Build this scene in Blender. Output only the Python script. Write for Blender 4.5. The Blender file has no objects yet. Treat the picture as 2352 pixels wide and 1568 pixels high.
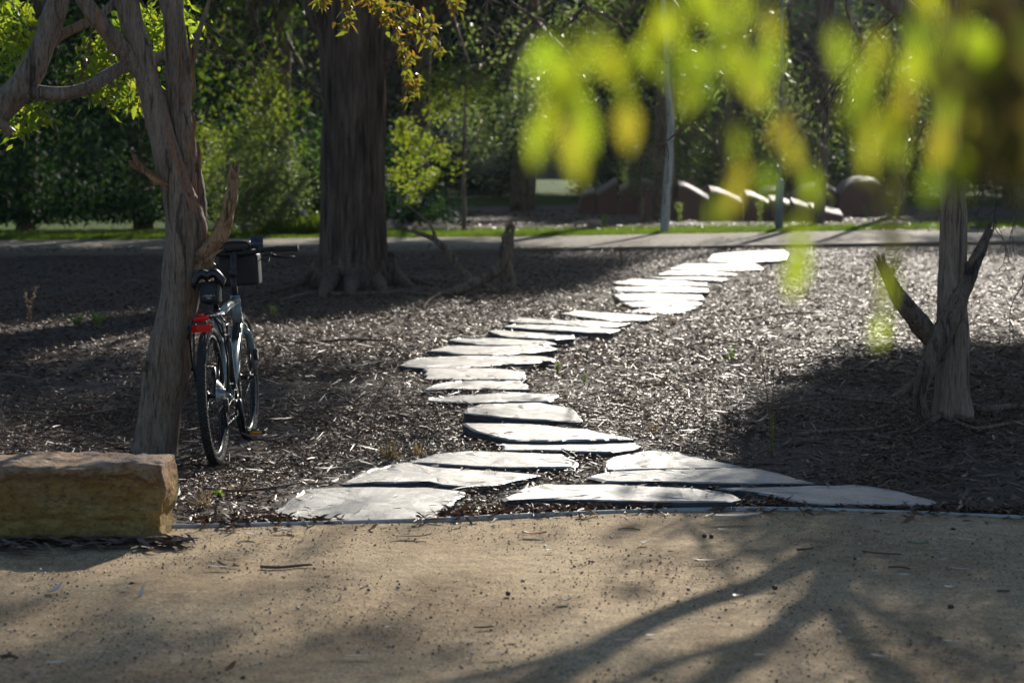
import bpy, bmesh, math, random
import numpy as np
from mathutils import Vector, Matrix, noise as mn

random.seed(7)
RNG = np.random.default_rng(7)
SC = bpy.context.scene
COL = SC.collection
rad = math.radians

# ------------------------------------------------------------------ camera, world, sun
CAMH = 1.54
F = 4500.0                      # focal length in units of a 2352 wide picture
PITCH = math.atan(439.0 / F)
cam_d = bpy.data.cameras.new("camera")
cam = bpy.data.objects.new("camera", cam_d)
COL.objects.link(cam)
SC.camera = cam
cam.location = (0, 0, CAMH)
cam.rotation_euler = (math.pi / 2 - PITCH, 0, 0)
cam_d.sensor_width = 36
cam_d.lens = 36 * F / 2352
cam_d.clip_start = 0.05
cam_d.clip_end = 2000
cam_d.dof.use_dof = True
cam_d.dof.focus_distance = 9.6
cam_d.dof.aperture_fstop = 3.5

SUN_AZ, SUN_EL = 17.5, 26.0     # azimuth to the right of the viewing axis
w = bpy.data.worlds.new("World")
SC.world = w
w.use_nodes = True
nt = w.node_tree
bg = nt.nodes["Background"]
sky = nt.nodes.new("ShaderNodeTexSky")
sky.sky_type = 'NISHITA'
sky.sun_disc = False
sky.sun_elevation = rad(SUN_EL)
sky.sun_rotation = rad(SUN_AZ)
nt.links.new(sky.outputs[0], bg.inputs[0])
bg.inputs[1].default_value = 0.085
sky.ozone_density = 3.0

sd = bpy.data.lights.new("sun", 'SUN')
sun = bpy.data.objects.new("sun", sd)
COL.objects.link(sun)
sd.energy = 5.0
sd.angle = rad(0.6)
sd.color = (1.0, 0.93, 0.82)
S = Vector((math.sin(rad(SUN_AZ)) * math.cos(rad(SUN_EL)), math.cos(rad(SUN_AZ)) * math.cos(rad(SUN_EL)), math.sin(rad(SUN_EL))))
sun.rotation_euler = S.to_track_quat('Z', 'Y').to_euler()
KX, KY = S.x / S.z, S.y / S.z   # a point at height z throws its shadow at (x-KX z, y-KY z)

SC.view_settings.view_transform = 'Standard'
SC.view_settings.look = 'None'
SC.view_settings.exposure = 0.52
SC.view_settings.gamma = 1
SC.render.engine = 'CYCLES'
SC.cycles.sample_clamp_indirect = 6

# ------------------------------------------------------------------ measuring helpers
CP, SP = math.cos(PITCH), math.sin(PITCH)
def ray(x, y):
    a, b = (x - 1176) / F, (784 - y) / F
    return (a, b * SP + CP, b * CP - SP)
def G(x, y, z=0.0):             # where the sight line meets the level z
    r = ray(x, y)
    t = (z - CAMH) / r[2]
    return Vector((r[0] * t, r[1] * t, z))
def P(x, y, Y):                 # where the sight line is Y metres in front
    r = ray(x, y)
    t = Y / r[1]
    return Vector((r[0] * t, Y, CAMH + r[2] * t))
def to_px(X, Y, Z=0.0):
    dz = Z - CAMH
    dep = Y * CP - dz * SP
    up = Y * SP + dz * CP
    return 1176 + F * X / dep, 784 - F * up / dep
def ppm(Y):
    return F / Y

# ------------------------------------------------------------------ tagging and linking
def tag(o, label=None, cat=None, group=None, kind=None):
    if label: o['label'] = label
    if cat: o['category'] = cat
    if group: o['group'] = group
    if kind: o['kind'] = kind
    return o
def link(name, me, mat=None, parent=None, smooth=True):
    o = bpy.data.objects.new(name, me)
    COL.objects.link(o)
    if mat: me.materials.append(mat)
    if smooth:
        me.polygons.foreach_set('use_smooth', [True] * len(me.polygons))
    if parent: o.parent = parent
    return o
def empty(name, loc, label, cat, group=None):
    o = bpy.data.objects.new(name, None)
    COL.objects.link(o)
    o.location = loc
    o.empty_display_size = 0.1
    return tag(o, label, cat, group)
def child(name, me, mat, parent, smooth=True):
    # mesh is in world coordinates, parent is an unrotated Empty
    me.transform(Matrix.Translation(-parent.location))
    return link(name, me, mat, parent, smooth)

class MB:
    """collects geometry, many tubes and boxes, for ONE mesh"""
    def __init__(s): s.v = []; s.f = []
    def add(s, vs, fs):
        n = len(s.v)
        s.v += [tuple(v) for v in vs]
        s.f += [tuple(i + n for i in f) for f in fs]
    def tube(s, pts, radii, seg=8, cap=True, amp=0.0, fr=3.0, ridge=0.0, rn=9, seed=0.0, flat=1.0):
        pts = [Vector(p) for p in pts]
        n = len(pts)
        vs = []; fs = []
        up = None
        for i, p in enumerate(pts):
            t = (pts[min(i + 1, n - 1)] - pts[max(i - 1, 0)])
            if t.length < 1e-9: t = Vector((0, 0, 1))
            t.normalize()
            if up is None:
                ref = Vector((0, 1, 0)) if abs(t.y) < .9 else Vector((1, 0, 0))
                u = t.cross(ref).normalized()
            else:
                u = (up - t * up.dot(t)).normalized()
            up = u
            v = t.cross(u)
            for k in range(seg):
                a = 2 * math.pi * k / seg
                d = u * math.cos(a) + v * math.sin(a) * flat
                r = radii[i]
                if amp:
                    q = (p + d * r) * fr + Vector((seed, seed, seed))
                    r *= 1 + amp * mn.noise(q) + amp * .5 * mn.noise(q * 2.7)
                if ridge:
                    q = Vector((math.cos(a) * rn, math.sin(a) * rn, p.z * .7 + seed))
                    r *= 1 + ridge * (abs(mn.noise(q)) * 2 - .5)
                vs.append(p + d * r)
        for i in range(n - 1):
            for k in range(seg):
                a, b = i * seg + k, i * seg + (k + 1) % seg
                fs.append((a, b, b + seg, a + seg))
        if cap:
            fs.append(tuple(range(seg))[::-1])
            fs.append(tuple((n - 1) * seg + k for k in range(seg)))
        s.add(vs, fs)
    def bar(s, a, b, r, seg=8, r2=None):
        s.tube([a, b], [r, r if r2 is None else r2], seg)
    def box(s, c, h, rot=None, bev=0.0):
        bm = bmesh.new()
        bmesh.ops.create_cube(bm, size=2)
        for v in bm.verts: v.co = Vector((v.co.x * h[0], v.co.y * h[1], v.co.z * h[2]))
        if bev:
            bmesh.ops.bevel(bm, geom=bm.edges[:], offset=bev, segments=3, affect='EDGES', profile=.6)
        M = rot.to_4x4() if rot else Matrix.Identity(4)
        for v in bm.verts: v.co = M @ v.co + Vector(c)
        s.add([v.co for v in bm.verts], [[v.index for v in f.verts] for f in bm.faces])
        bm.free()
    def lathe(s, prof, seg=32, M=None, closed=False):
        """profile of (axial, radius), turned about x"""
        vs = []; fs = []
        n = len(prof)
        for i, (ax, r) in enumerate(prof):
            for k in range(seg):
                a = 2 * math.pi * k / seg
                v = Vector((ax, r * math.cos(a), r * math.sin(a)))
                vs.append(M @ v if M else v)
        for i in range(n if closed else n - 1):
            j = (i + 1) % n
            for k in range(seg):
                fs.append((i * seg + k, i * seg + (k + 1) % seg, j * seg + (k + 1) % seg, j * seg + k))
        s.add(vs, fs)
    def mesh(s, name='m'):
        me = bpy.data.meshes.new(name)
        me.from_pydata(s.v, [], s.f)
        me.validate()
        me.update()
        return me

def np_mesh(name, V, Fq):
    """V (n,3), Fq (m,4) quads"""
    me = bpy.data.meshes.new(name)
    V = np.ascontiguousarray(V, dtype=np.float32)
    Fq = np.ascontiguousarray(Fq, dtype=np.int32)
    k = Fq.shape[1]
    me.vertices.add(len(V)); me.vertices.foreach_set('co', V.ravel())
    me.loops.add(Fq.size); me.loops.foreach_set('vertex_index', Fq.ravel())
    me.polygons.add(len(Fq)); me.polygons.foreach_set('loop_start', np.arange(0, Fq.size, k, dtype=np.int32))
    me.update(calc_edges=True)
    return me

def spline(pts, sub=6):
    """Catmull-Rom through tuples of any length"""
    out = []
    n = len(pts)
    for i in range(n - 1):
        p0, p1, p2, p3 = pts[max(i - 1, 0)], pts[i], pts[i + 1], pts[min(i + 2, n - 1)]
        for k in range(sub):
            t = k / sub
            out.append(tuple(.5 * ((2 * b) + (-a + c) * t + (2 * a - 5 * b + 4 * c - d) * t * t + (-a + 3 * b - 3 * c + d) * t ** 3)
                             for a, b, c, d in zip(p0, p1, p2, p3)))
    out.append(tuple(pts[-1]))
    return out
def limb_px(mb, pts, sub=6, **kw):
    """pts (x, y, width, Y): a limb measured in the photo at the distance Y"""
    q = []
    for x, y, wd, Y in pts:
        p = P(x, y, Y)
        q.append((p.x, p.y, p.z, wd / 2 / ppm(Y)))
    q = spline(q, sub)
    mb.tube([a[:3] for a in q], [max(a[3], .002) for a in q], **kw)
def limb(mb, pts, sub=5, **kw):
    q = spline(pts, sub)
    mb.tube([a[:3] for a in q], [max(a[3], .002) for a in q], **kw)

def splinters(mb, x, y, Y, ang, wpx, n, seed):
    """jagged torn wood at a broken end; ang is measured from up, in degrees"""
    rnd = random.Random(seed); s = 1 / ppm(Y)
    c = P(x, y, Y)
    for k in range(n):
        a = rad(ang + rnd.uniform(-16, 16)); off = rnd.uniform(-.42, .42) * wpx * s
        b = c + Vector((off * math.cos(rad(ang)), rnd.uniform(-.4, .4) * wpx * s, -off * math.sin(rad(ang))))
        ln = rnd.uniform(.5, 1.5) * wpx * s; w_ = rnd.uniform(.10, .2) * wpx * s
        d = Vector((math.sin(a), rnd.uniform(-.15, .15), math.cos(a)))
        mb.tube([b - d * ln * .4, b + d * ln * .4, b + d * ln], [w_, w_ * .8, w_ * .1], 5, flat=.5)

# ------------------------------------------------------------------ materials
def new_mat(name):
    m = bpy.data.materials.new(name)
    m.use_nodes = True
    return m, m.node_tree, m.node_tree.nodes, m.node_tree.links, m.node_tree.nodes["Principled BSDF"]
def ramp(nodes, stops, interp='LINEAR'):
    r = nodes.new("ShaderNodeValToRGB")
    e = r.color_ramp.elements
    while len(e) < len(stops): e.new(0.5)
    for i, (p, c) in enumerate(stops):
        e[i].position = p
        e[i].color = (*c, 1) if len(c) == 3 else c
    r.color_ramp.interpolation = interp
    return r
def coord(nodes, links, scale=(1, 1, 1), kind='Object'):
    tc = nodes.new("ShaderNodeTexCoord")
    mp = nodes.new("ShaderNodeMapping")
    mp.inputs['Scale'].default_value = scale
    links.new(tc.outputs[kind], mp.inputs[0])
    return mp
def noise_n(nodes, links, vec, scale, detail=6, rough=.6, dist=0):
    n = nodes.new("ShaderNodeTexNoise")
    n.inputs['Scale'].default_value = scale
    n.inputs['Detail'].default_value = detail
    n.inputs['Roughness'].default_value = rough
    n.inputs['Distortion'].default_value = dist
    if vec: links.new(vec.outputs[0], n.inputs['Vector'])
    return n
def mixc(nodes, links, fac, a, b, mode='MIX'):
    m = nodes.new("ShaderNodeMix")
    m.data_type = 'RGBA'
    m.blend_type = mode
    for sock, idx in ((fac, 0), (a, 6), (b, 7)):
        if hasattr(sock, 'links') or hasattr(sock, 'is_linked'): links.new(sock, m.inputs[idx])
        elif idx == 0: m.inputs[0].default_value = sock
        else: m.inputs[idx].default_value = (*sock, 1)
    return m.outputs[2]
def bump(nodes, links, h, strength, dist, prev=None):
    b = nodes.new("ShaderNodeBump")
    b.inputs['Strength'].default_value = strength
    b.inputs['Distance'].default_value = dist
    links.new(h, b.inputs['Height'])
    if prev: links.new(prev.outputs[0], b.inputs['Normal'])
    return b

def leaf_mat(name, cols, trans, tmix=.5, rough=.35, spec=.5):
    m, t, N, L, p = new_mat(name)
    g = N.new("ShaderNodeNewGeometry")
    r1 = ramp(N, [(i / (len(cols) - 1), c) for i, c in enumerate(cols)])
    r2 = ramp(N, [(i / (len(trans) - 1), c) for i, c in enumerate(trans)])
    L.new(g.outputs['Random Per Island'], r1.inputs[0])
    L.new(g.outputs['Random Per Island'], r2.inputs[0])
    L.new(r1.outputs[0], p.inputs['Base Color'])
    p.inputs['Roughness'].default_value = rough
    p.inputs['Specular IOR Level'].default_value = spec
    tr = N.new("ShaderNodeBsdfTranslucent")
    L.new(r2.outputs[0], tr.inputs[0])
    mx = N.new("ShaderNodeMixShader")
    mx.inputs[0].default_value = tmix
    L.new(p.outputs[0], mx.inputs[1]); L.new(tr.outputs[0], mx.inputs[2])
    L.new(mx.outputs[0], N["Material Output"].inputs[0])
    return m
def plain(name, c, rough=.5, metal=0, spec=.5, coat=0):
    m, t, N, L, p = new_mat(name)
    mp = coord(N, L)
    n = noise_n(N, L, mp, 35, 4)
    r = ramp(N, [(.3, tuple(x * .8 for x in c)), (.7, tuple(min(1, x * 1.15) for x in c))])
    L.new(n.outputs[0], r.inputs[0]); L.new(r.outputs[0], p.inputs['Base Color'])
    r2 = ramp(N, [(.3, (rough * .8,) * 3), (.7, (min(1, rough * 1.25),) * 3)])
    L.new(n.outputs[0], r2.inputs[0]); L.new(r2.outputs[0], p.inputs['Roughness'])
    p.inputs['Metallic'].default_value = metal
    p.inputs['Specular IOR Level'].default_value = spec
    p.inputs['Coat Weight'].default_value = coat
    return m

M = {}
# gum bark: smooth grey brown with shed patches
def gum_bark(name, a, b, c, dark, vs=.22, scale=7, thr=.55):
    m, t, N, L, p = new_mat(name)
    mp = coord(N, L, (1, 1, vs))
    n1 = noise_n(N, L, mp, scale, 5, .6, .6)
    n2 = noise_n(N, L, mp, scale * .45, 4, .65, 1.2)
    n3 = noise_n(N, L, mp, scale * 9, 6, .75)
    r1 = ramp(N, [(.38, a), (.55, b), (.7, a)])
    L.new(n1.outputs[0], r1.inputs[0])
    r2 = ramp(N, [(thr, (0, 0, 0)), (thr + .04, (1, 1, 1))])
    L.new(n2.outputs[0], r2.inputs[0])
    c1 = mixc(N, L, r2.outputs[0], r1.outputs[0], c)
    r3 = ramp(N, [(.32, (1, 1, 1)), (.42, (0, 0, 0))])
    L.new(n2.outputs[0], r3.inputs[0])
    c2 = mixc(N, L, r3.outputs[0], c1, dark)
    r4 = ramp(N, [(.33, (.45, .42, .40)), (.5, (1, 1, 1)), (.68, (1.35, 1.3, 1.25))])
    L.new(n3.outputs[0], r4.inputs[0])
    c3 = mixc(N, L, 1.0, c2, r4.outputs[0], 'MULTIPLY')
    mq = coord(N, L, (1, 1, vs * .5)); n5 = noise_n(N, L, mq, scale * 3.2, 4, .55, .8)
    r5 = ramp(N, [(.36, (.22, .2, .19)), (.43, (1, 1, 1))]); L.new(n5.outputs[0], r5.inputs[0])
    c3 = mixc(N, L, .85, c3, r5.outputs[0], 'MULTIPLY')
    L.new(c3, p.inputs['Base Color'])
    p.inputs['Roughness'].default_value = .75
    b1 = bump(N, L, n3.outputs[0], .9, .014)
    b1 = bump(N, L, n5.outputs[0], .9, .03, b1)
    b2 = bump(N, L, n2.outputs[0], .9, .04, b1)
    L.new(b2.outputs[0], p.inputs['Normal'])
    return m
M['gum'] = gum_bark('gum_bark', (.20, .135, .09), (.33, .25, .18), (.34, .185, .10), (.055, .038, .028), vs=.16, scale=11, thr=.57)
M['gum_right'] = gum_bark('gum_bark_right', (.30, .20, .135), (.38, .28, .20), (.40, .23, .13), (.09, .06, .045), vs=.12, scale=10, thr=.58)
M['stub'] = gum_bark('stub_bark', (.40, .23, .12), (.52, .32, .17), (.26, .13, .065), (.09, .055, .035), scale=14)
M['pale_bark'] = gum_bark('pale_bark', (.42, .42, .40), (.55, .54, .50), (.34, .27, .20), (.2, .17, .14), scale=9, thr=.62)
M['dead'] = gum_bark('dead_wood', (.19, .12, .08), (.27, .19, .13), (.13, .08, .05), (.05, .035, .025), scale=12)
def fibrous():
    m, t, N, L, p = new_mat('fibrous_bark')
    mp = coord(N, L, (1, 1, .06))
    n1 = noise_n(N, L, mp, 26, 7, .7, .3)
    n2 = noise_n(N, L, mp, 5, 3)
    r = ramp(N, [(.36, (.03, .02, .015)), (.5, (.15, .10, .072)), (.66, (.30, .215, .155))])
    L.new(n1.outputs[0], r.inputs[0])
    r2 = ramp(N, [(.3, (.75, .72, .7)), (.7, (1.1, 1.05, 1))])
    L.new(n2.outputs[0], r2.inputs[0])
    L.new(mixc(N, L, 1.0, r.outputs[0], r2.outputs[0], 'MULTIPLY'), p.inputs['Base Color'])
    p.inputs['Roughness'].default_value = .9
    b = bump(N, L, n1.outputs[0], 1, .05)
    L.new(b.outputs[0], p.inputs['Normal'])
    return m
M['fibrous'] = fibrous()
def sand():
    m, t, N, L, p = new_mat('granitic_sand')
    mp = coord(N, L)
    n1 = noise_n(N, L, mp, 1.3, 5, .6)
    n2 = noise_n(N, L, mp, 90, 5, .8)
    n3 = noise_n(N, L, mp, 14, 5, .65)
    r = ramp(N, [(.3, (.33, .23, .125)), (.5, (.45, .33, .19)), (.72, (.55, .42, .255))])
    L.new(n1.outputs[0], r.inputs[0])
    r3 = ramp(N, [(.35, (.8, .78, .76)), (.65, (1.1, 1.1, 1.1))])
    L.new(n3.outputs[0], r3.inputs[0])
    r2 = ramp(N, [(.36, (.22, .20, .19)), (.46, (.82, .82, .82)), (.58, (1.05, 1.05, 1.05)), (.66, (1.7, 1.7, 1.7))])
    L.new(n2.outputs[0], r2.inputs[0])
    c = mixc(N, L, 1.0, r.outputs[0], r3.outputs[0], 'MULTIPLY')
    c = mixc(N, L, 1.0, c, r2.outputs[0], 'MULTIPLY')
    v = N.new("ShaderNodeTexVoronoi"); v.inputs['Scale'].default_value = 38
    L.new(mp.outputs[0], v.inputs['Vector'])
    rv = ramp(N, [(.07, (1, 1, 1)), (.13, (0, 0, 0))])
    L.new(v.outputs['Distance'], rv.inputs[0])
    sep = N.new("ShaderNodeSeparateColor"); L.new(v.outputs['Color'], sep.inputs[0])
    rs = ramp(N, [(.72, (0, 0, 0)), (.74, (1, 1, 1))]); L.new(sep.outputs[0], rs.inputs[0])
    mul = N.new("ShaderNodeMath"); mul.operation = 'MULTIPLY'
    L.new(rv.outputs[0], mul.inputs[0]); L.new(rs.outputs[0], mul.inputs[1])
    c = mixc(N, L, mul.outputs[0], c, (.10, .075, .06))
    L.new(c, p.inputs['Base Color'])
    p.inputs['Roughness'].default_value = .9
    p.inputs['Specular IOR Level'].default_value = .25
    b1 = bump(N, L, n2.outputs[0], .8, .006)
    b2 = bump(N, L, n3.outputs[0], .6, .02, b1)
    L.new(b2.outputs[0], p.inputs['Normal'])
    return m
M['sand'] = sand()
def mulch():
    m, t, N, L, p = new_mat('mulch_soil')
    mp = coord(N, L)
    n1 = noise_n(N, L, mp, 2, 5)
    n2 = noise_n(N, L, mp, 45, 6, .75)
    r = ramp(N, [(.33, (.022, .015, .011)), (.52, (.075, .052, .038)), (.66, (.17, .125, .095)), (.74, (.30, .25, .2))])
    L.new(n2.outputs[0], r.inputs[0])
    r1 = ramp(N, [(.3, (.7, .7, .7)), (.7, (1.15, 1.1, 1.05))]); L.new(n1.outputs[0], r1.inputs[0])
    L.new(mixc(N, L, 1.0, r.outputs[0], r1.outputs[0], 'MULTIPLY'), p.inputs['Base Color'])
    p.inputs['Roughness'].default_value = .8
    b = bump(N, L, n2.outputs[0], 1, .03)
    L.new(b.outputs[0], p.inputs['Normal'])
    return m
M['mulch'] = mulch()
def gravel():
    m, t, N, L, p = new_mat('track_gravel')
    mp = coord(N, L)
    n2 = noise_n(N, L, mp, 9, 9, .85)
    n1 = noise_n(N, L, mp, .8, 5)
    r = ramp(N, [(.36, (.09, .075, .055)), (.5, (.24, .20, .145)), (.64, (.46, .40, .31))])
    L.new(n2.outputs[0], r.inputs[0])
    r1 = ramp(N, [(.3, (.8, .8, .8)), (.7, (1.1, 1.1, 1.1))]); L.new(n1.outputs[0], r1.inputs[0])
    L.new(mixc(N, L, 1.0, r.outputs[0], r1.outputs[0], 'MULTIPLY'), p.inputs['Base Color'])
    p.inputs['Roughness'].default_value = .8
    p.inputs['Specular IOR Level'].default_value = .3
    b = bump(N, L, n2.outputs[0], 1, .04)
    L.new(b.outputs[0], p.inputs['Normal'])
    return m
M['gravel'] = gravel()
def lawn():
    m, t, N, L, p = new_mat('lawn_turf')
    mp = coord(N, L)
    n2 = noise_n(N, L, mp, 20, 6, .7)
    n1 = noise_n(N, L, mp, .35, 5)
    r = ramp(N, [(.3, (.03, .06, .015)), (.6, (.07, .13, .025)), (.75, (.12, .16, .04))])
    L.new(n2.outputs[0], r.inputs[0])
    r1 = ramp(N, [(.35, (.7, .8, .7)), (.65, (1.3, 1.15, .9))]); L.new(n1.outputs[0], r1.inputs[0])
    L.new(mixc(N, L, 1.0, r.outputs[0], r1.outputs[0], 'MULTIPLY'), p.inputs['Base Color'])
    p.inputs['Roughness'].default_value = .9
    p.inputs['Specular IOR Level'].default_value = .08
    b = bump(N, L, n2.outputs[0], 1, .04); L.new(b.outputs[0], p.inputs['Normal'])
    return m
M['lawn'] = lawn()
def shaded_side():  # darker than the tops: shade of the upright faces put into the colour
    m, t, N, L, p = new_mat('shaded_slate_edge')
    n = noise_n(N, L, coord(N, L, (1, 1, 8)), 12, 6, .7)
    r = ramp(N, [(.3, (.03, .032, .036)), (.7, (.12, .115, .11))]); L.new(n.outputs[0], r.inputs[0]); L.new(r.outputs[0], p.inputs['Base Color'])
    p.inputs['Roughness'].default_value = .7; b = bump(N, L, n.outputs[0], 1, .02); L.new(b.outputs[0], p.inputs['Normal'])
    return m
def slate():
    m, t, N, L, p = new_mat('slate_flag')
    mp = coord(N, L)
    oi = N.new("ShaderNodeObjectInfo")
    n1 = noise_n(N, L, mp, 5, 6, .65, .4)
    mp2 = coord(N, L, (3, 14, 14))
    n2 = noise_n(N, L, mp2, 4, 6, .7, .2)
    n3 = noise_n(N, L, mp, 60, 5, .8)
    r = ramp(N, [(.3, (.24, .23, .215)), (.5, (.34, .325, .30)), (.7, (.43, .405, .37))])
    L.new(n1.outputs[0], r.inputs[0])
    rr = ramp(N, [(0, (.8, .82, .85)), (1, (1.15, 1.1, 1.05))]); L.new(oi.outputs['Random'], rr.inputs[0])
    c = mixc(N, L, 1.0, r.outputs[0], rr.outputs[0], 'MULTIPLY')
    r2 = ramp(N, [(.36, (.22, .22, .22)), (.43, (1, 1, 1))]); L.new(n2.outputs[0], r2.inputs[0])
    c = mixc(N, L, .8, c, r2.outputs[0], 'MULTIPLY')
    r3 = ramp(N, [(.3, (.75, .75, .75)), (.7, (1.15, 1.15, 1.15))]); L.new(n3.outputs[0], r3.inputs[0])
    c = mixc(N, L, 1.0, c, r3.outputs[0], 'MULTIPLY')
    L.new(c, p.inputs['Base Color'])
    nd = noise_n(N, L, coord(N, L, kind='Object'), 3.1, 6, .7)
    rd = ramp(N, [(.56, (0, 0, 0)), (.70, (.75, .75, .75))]); L.new(nd.outputs[0], rd.inputs[0])
    c = mixc(N, L, rd.outputs[0], c, (.17, .125, .085)); L.new(c, p.inputs['Base Color'])
    rg = ramp(N, [(.3, (.36, .36, .36)), (.7, (.50, .50, .50))]); L.new(n1.outputs[0], rg.inputs[0])
    L.new(rg.outputs[0], p.inputs['Roughness'])
    p.inputs['Specular IOR Level'].default_value = 1.0
    b1 = bump(N, L, n3.outputs[0], .2, .003)
    b2 = bump(N, L, n2.outputs[0], .6, .014, b1)
    L.new(b2.outputs[0], p.inputs['Normal'])
    return m
M['slate'] = slate()
M['shaded_side'] = shaded_side()
def sandstone():
    m, t, N, L, p = new_mat('ochre_sandstone')
    mp = coord(N, L, (1, 1, 1.7))
    n1 = noise_n(N, L, mp, 4.2, 8, .7, .5)
    n2 = noise_n(N, L, mp, 34, 8, .85, .2)
    tc = N.new("ShaderNodeTexCoord")
    sx = N.new("ShaderNodeSeparateXYZ"); L.new(tc.outputs['Object'], sx.inputs[0])
    ad = N.new("ShaderNodeMath"); ad.operation = 'MULTIPLY_ADD'
    L.new(n1.outputs[0], ad.inputs[0]); ad.inputs[1].default_value = .22
    L.new(sx.outputs['Z'], ad.inputs[2])
    r = ramp(N, [(.06, (.26, .18, .055)), (.2, (.48, .325, .10)), (.335, (.50, .32, .12)), (.365, (.30, .16, .06)), (.385, (.48, .31, .17)), (.45, (.56, .43, .34))])
    L.new(ad.outputs[0], r.inputs[0])
    r2 = ramp(N, [(.36, (.35, .31, .28)), (.48, (.95, .95, .95)), (.66, (1.5, 1.45, 1.4))]); L.new(n2.outputs[0], r2.inputs[0])
    r3 = ramp(N, [(.38, (.85, .7, .5)), (.6, (1.05, 1.05, 1.05))]); L.new(n1.outputs[0], r3.inputs[0])
    c = mixc(N, L, 1.0, r.outputs[0], r2.outputs[0], 'MULTIPLY')
    c = mixc(N, L, 1.0, c, r3.outputs[0], 'MULTIPLY')
    L.new(c, p.inputs['Base Color'])
    p.inputs['Roughness'].default_value = .85
    b1 = bump(N, L, n2.outputs[0], 1, .02)
    b2 = bump(N, L, n1.outputs[0], 1, .05, b1)
    L.new(b2.outputs[0], p.inputs['Normal'])
    return m
M['sandstone'] = sandstone()

M['litter'] = leaf_mat('litter_leaf', [(.03, .02, .014), (.08, .052, .036), (.13, .095, .07), (.14, .06, .03), (.23, .17, .12), (.075, .05, .036), (.12, .08, .055), (.18, .10, .055)],
                       [(.10, .05, .02), (.2, .1, .05), (.1, .07, .05)], .12, .5, .2)
M['bark_strip'] = leaf_mat('shed_bark', [(.07, .045, .03), (.15, .105, .075), (.11, .065, .045), (.20, .16, .12)], [(.1, .05, .02), (.12, .07, .04)], .05, .5, .5)
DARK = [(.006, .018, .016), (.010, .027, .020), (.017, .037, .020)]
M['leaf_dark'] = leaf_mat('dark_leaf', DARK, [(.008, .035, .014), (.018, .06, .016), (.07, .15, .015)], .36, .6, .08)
M['leaf_gum'] = leaf_mat('gum_leaf', [(.03, .055, .022), (.045, .07, .025), (.07, .085, .027)], [(.06, .14, .015), (.12, .22, .02), (.26, .32, .025)], .5, .48, .2)
M['leaf_lime'] = leaf_mat('lime_leaf', [(.08, .12, .03), (.10, .14, .03)], [(.26, .42, .03), (.42, .55, .04), (.5, .52, .03)], .6, .45, .25)
M['leaf_grey'] = leaf_mat('grey_green_leaf', [(.035, .06, .035), (.05, .075, .045), (.075, .09, .055)], [(.16, .27, .07), (.30, .42, .09), (.42, .48, .12)], .5, .34, .6)
M['leaf_yellow'] = leaf_mat('autumn_leaf', [(.16, .13, .03), (.20, .11, .03), (.12, .14, .03)], [(.46, .40, .03), (.42, .22, .02), (.30, .38, .03), (.40, .36, .03)], .45, .34)
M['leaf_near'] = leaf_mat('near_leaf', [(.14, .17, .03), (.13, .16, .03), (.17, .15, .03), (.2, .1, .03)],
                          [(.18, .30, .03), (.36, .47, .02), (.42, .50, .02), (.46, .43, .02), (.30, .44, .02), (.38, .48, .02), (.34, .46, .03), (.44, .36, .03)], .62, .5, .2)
M['leaf_shaded'] = leaf_mat('shaded_leaf', [(.05, .055, .02), (.08, .06, .02)], [(.07, .10, .015), (.12, .11, .02), (.10, .06, .02)], .5, .5, .2)  # near leaf in darker colours that carry the shade of the leaf mass
M['leaf_small'] = leaf_mat('small_plant_leaf', [(.17, .24, .07), (.24, .31, .10)], [(.32, .46, .07), (.42, .52, .09)], .45, .4)  # lightened to stand in for sun on the low shrubs
M['straw'] = leaf_mat('straw', [(.3, .22, .12), (.36, .28, .16)], [(.4, .28, .12), (.4, .3, .15)], .3, .5)
M['redstem'] = leaf_mat('red_stem', [(.16, .06, .03), (.2, .1, .05)], [(.3, .1, .04), (.3, .14, .05)], .2, .5)
M['grass'] = leaf_mat('grass_blade', [(.06, .11, .02), (.09, .14, .03)], [(.16, .28, .02), (.24, .34, .03)], .5, .5, .2)
M['steel_edge'] = plain('weathered_steel', (.42, .47, .50), .4, .3)
M['timber'] = plain('weathered_timber', (.20, .14, .10), .7)
M['brick'] = plain('brown_brick', (.20, .095, .065), .85)
M['cap'] = plain('sunlit_top', (.22, .165, .14), .7)  # paler than the brick: sunlight on the wall tops is in the colour
M['bluestone'] = plain('blue_grey_rock', (.17, .19, .22), .75)
M['post'] = plain('galvanised_post', (.22, .25, .28), .5, .2)
M['hill'] = plain('wooded_hill', (.012, .022, .01), .95, spec=.1)

# ------------------------------------------------------------------ leaves
def leaf_mesh(C, D, Nn, Ln, Wd, curl=.12, fold=.15, blunt=.62):
    """C base points, D directions, Nn normals; six vertices and two faces a leaf"""
    n = len(C)
    D = D / np.linalg.norm(D, axis=1, keepdims=True)
    Sd = np.cross(Nn, D); Sd /= np.linalg.norm(Sd, axis=1, keepdims=True) + 1e-9
    Up = np.cross(D, Sd)
    Ln = Ln[:, None]; Wd = Wd[:, None]
    v = np.empty((n, 6, 3))
    v[:, 0] = C
    v[:, 1] = C + D * Ln * .3 + Sd * Wd * .5 + Up * Wd * fold
    v[:, 2] = C + D * Ln * .68 + Sd * Wd * .5 * blunt + Up * (Wd * fold - Ln * curl * .5)
    v[:, 3] = C + D * Ln - Up * Ln * curl
    v[:, 4] = C + D * Ln * .68 - Sd * Wd * .5 * blunt + Up * (Wd * fold - Ln * curl * .5)
    v[:, 5] = C + D * Ln * .3 - Sd * Wd * .5 + Up * Wd * fold
    b = np.arange(n)[:, None] * 6
    f = np.concatenate([b + [0, 1, 2, 3], b + [0, 3, 4, 5]], axis=1).reshape(-1, 4)
    return v.reshape(-1, 3), f

def rand_unit(n, rng=RNG):
    v = rng.normal(size=(n, 3))
    return v / np.linalg.norm(v, axis=1, keepdims=True)

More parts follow.
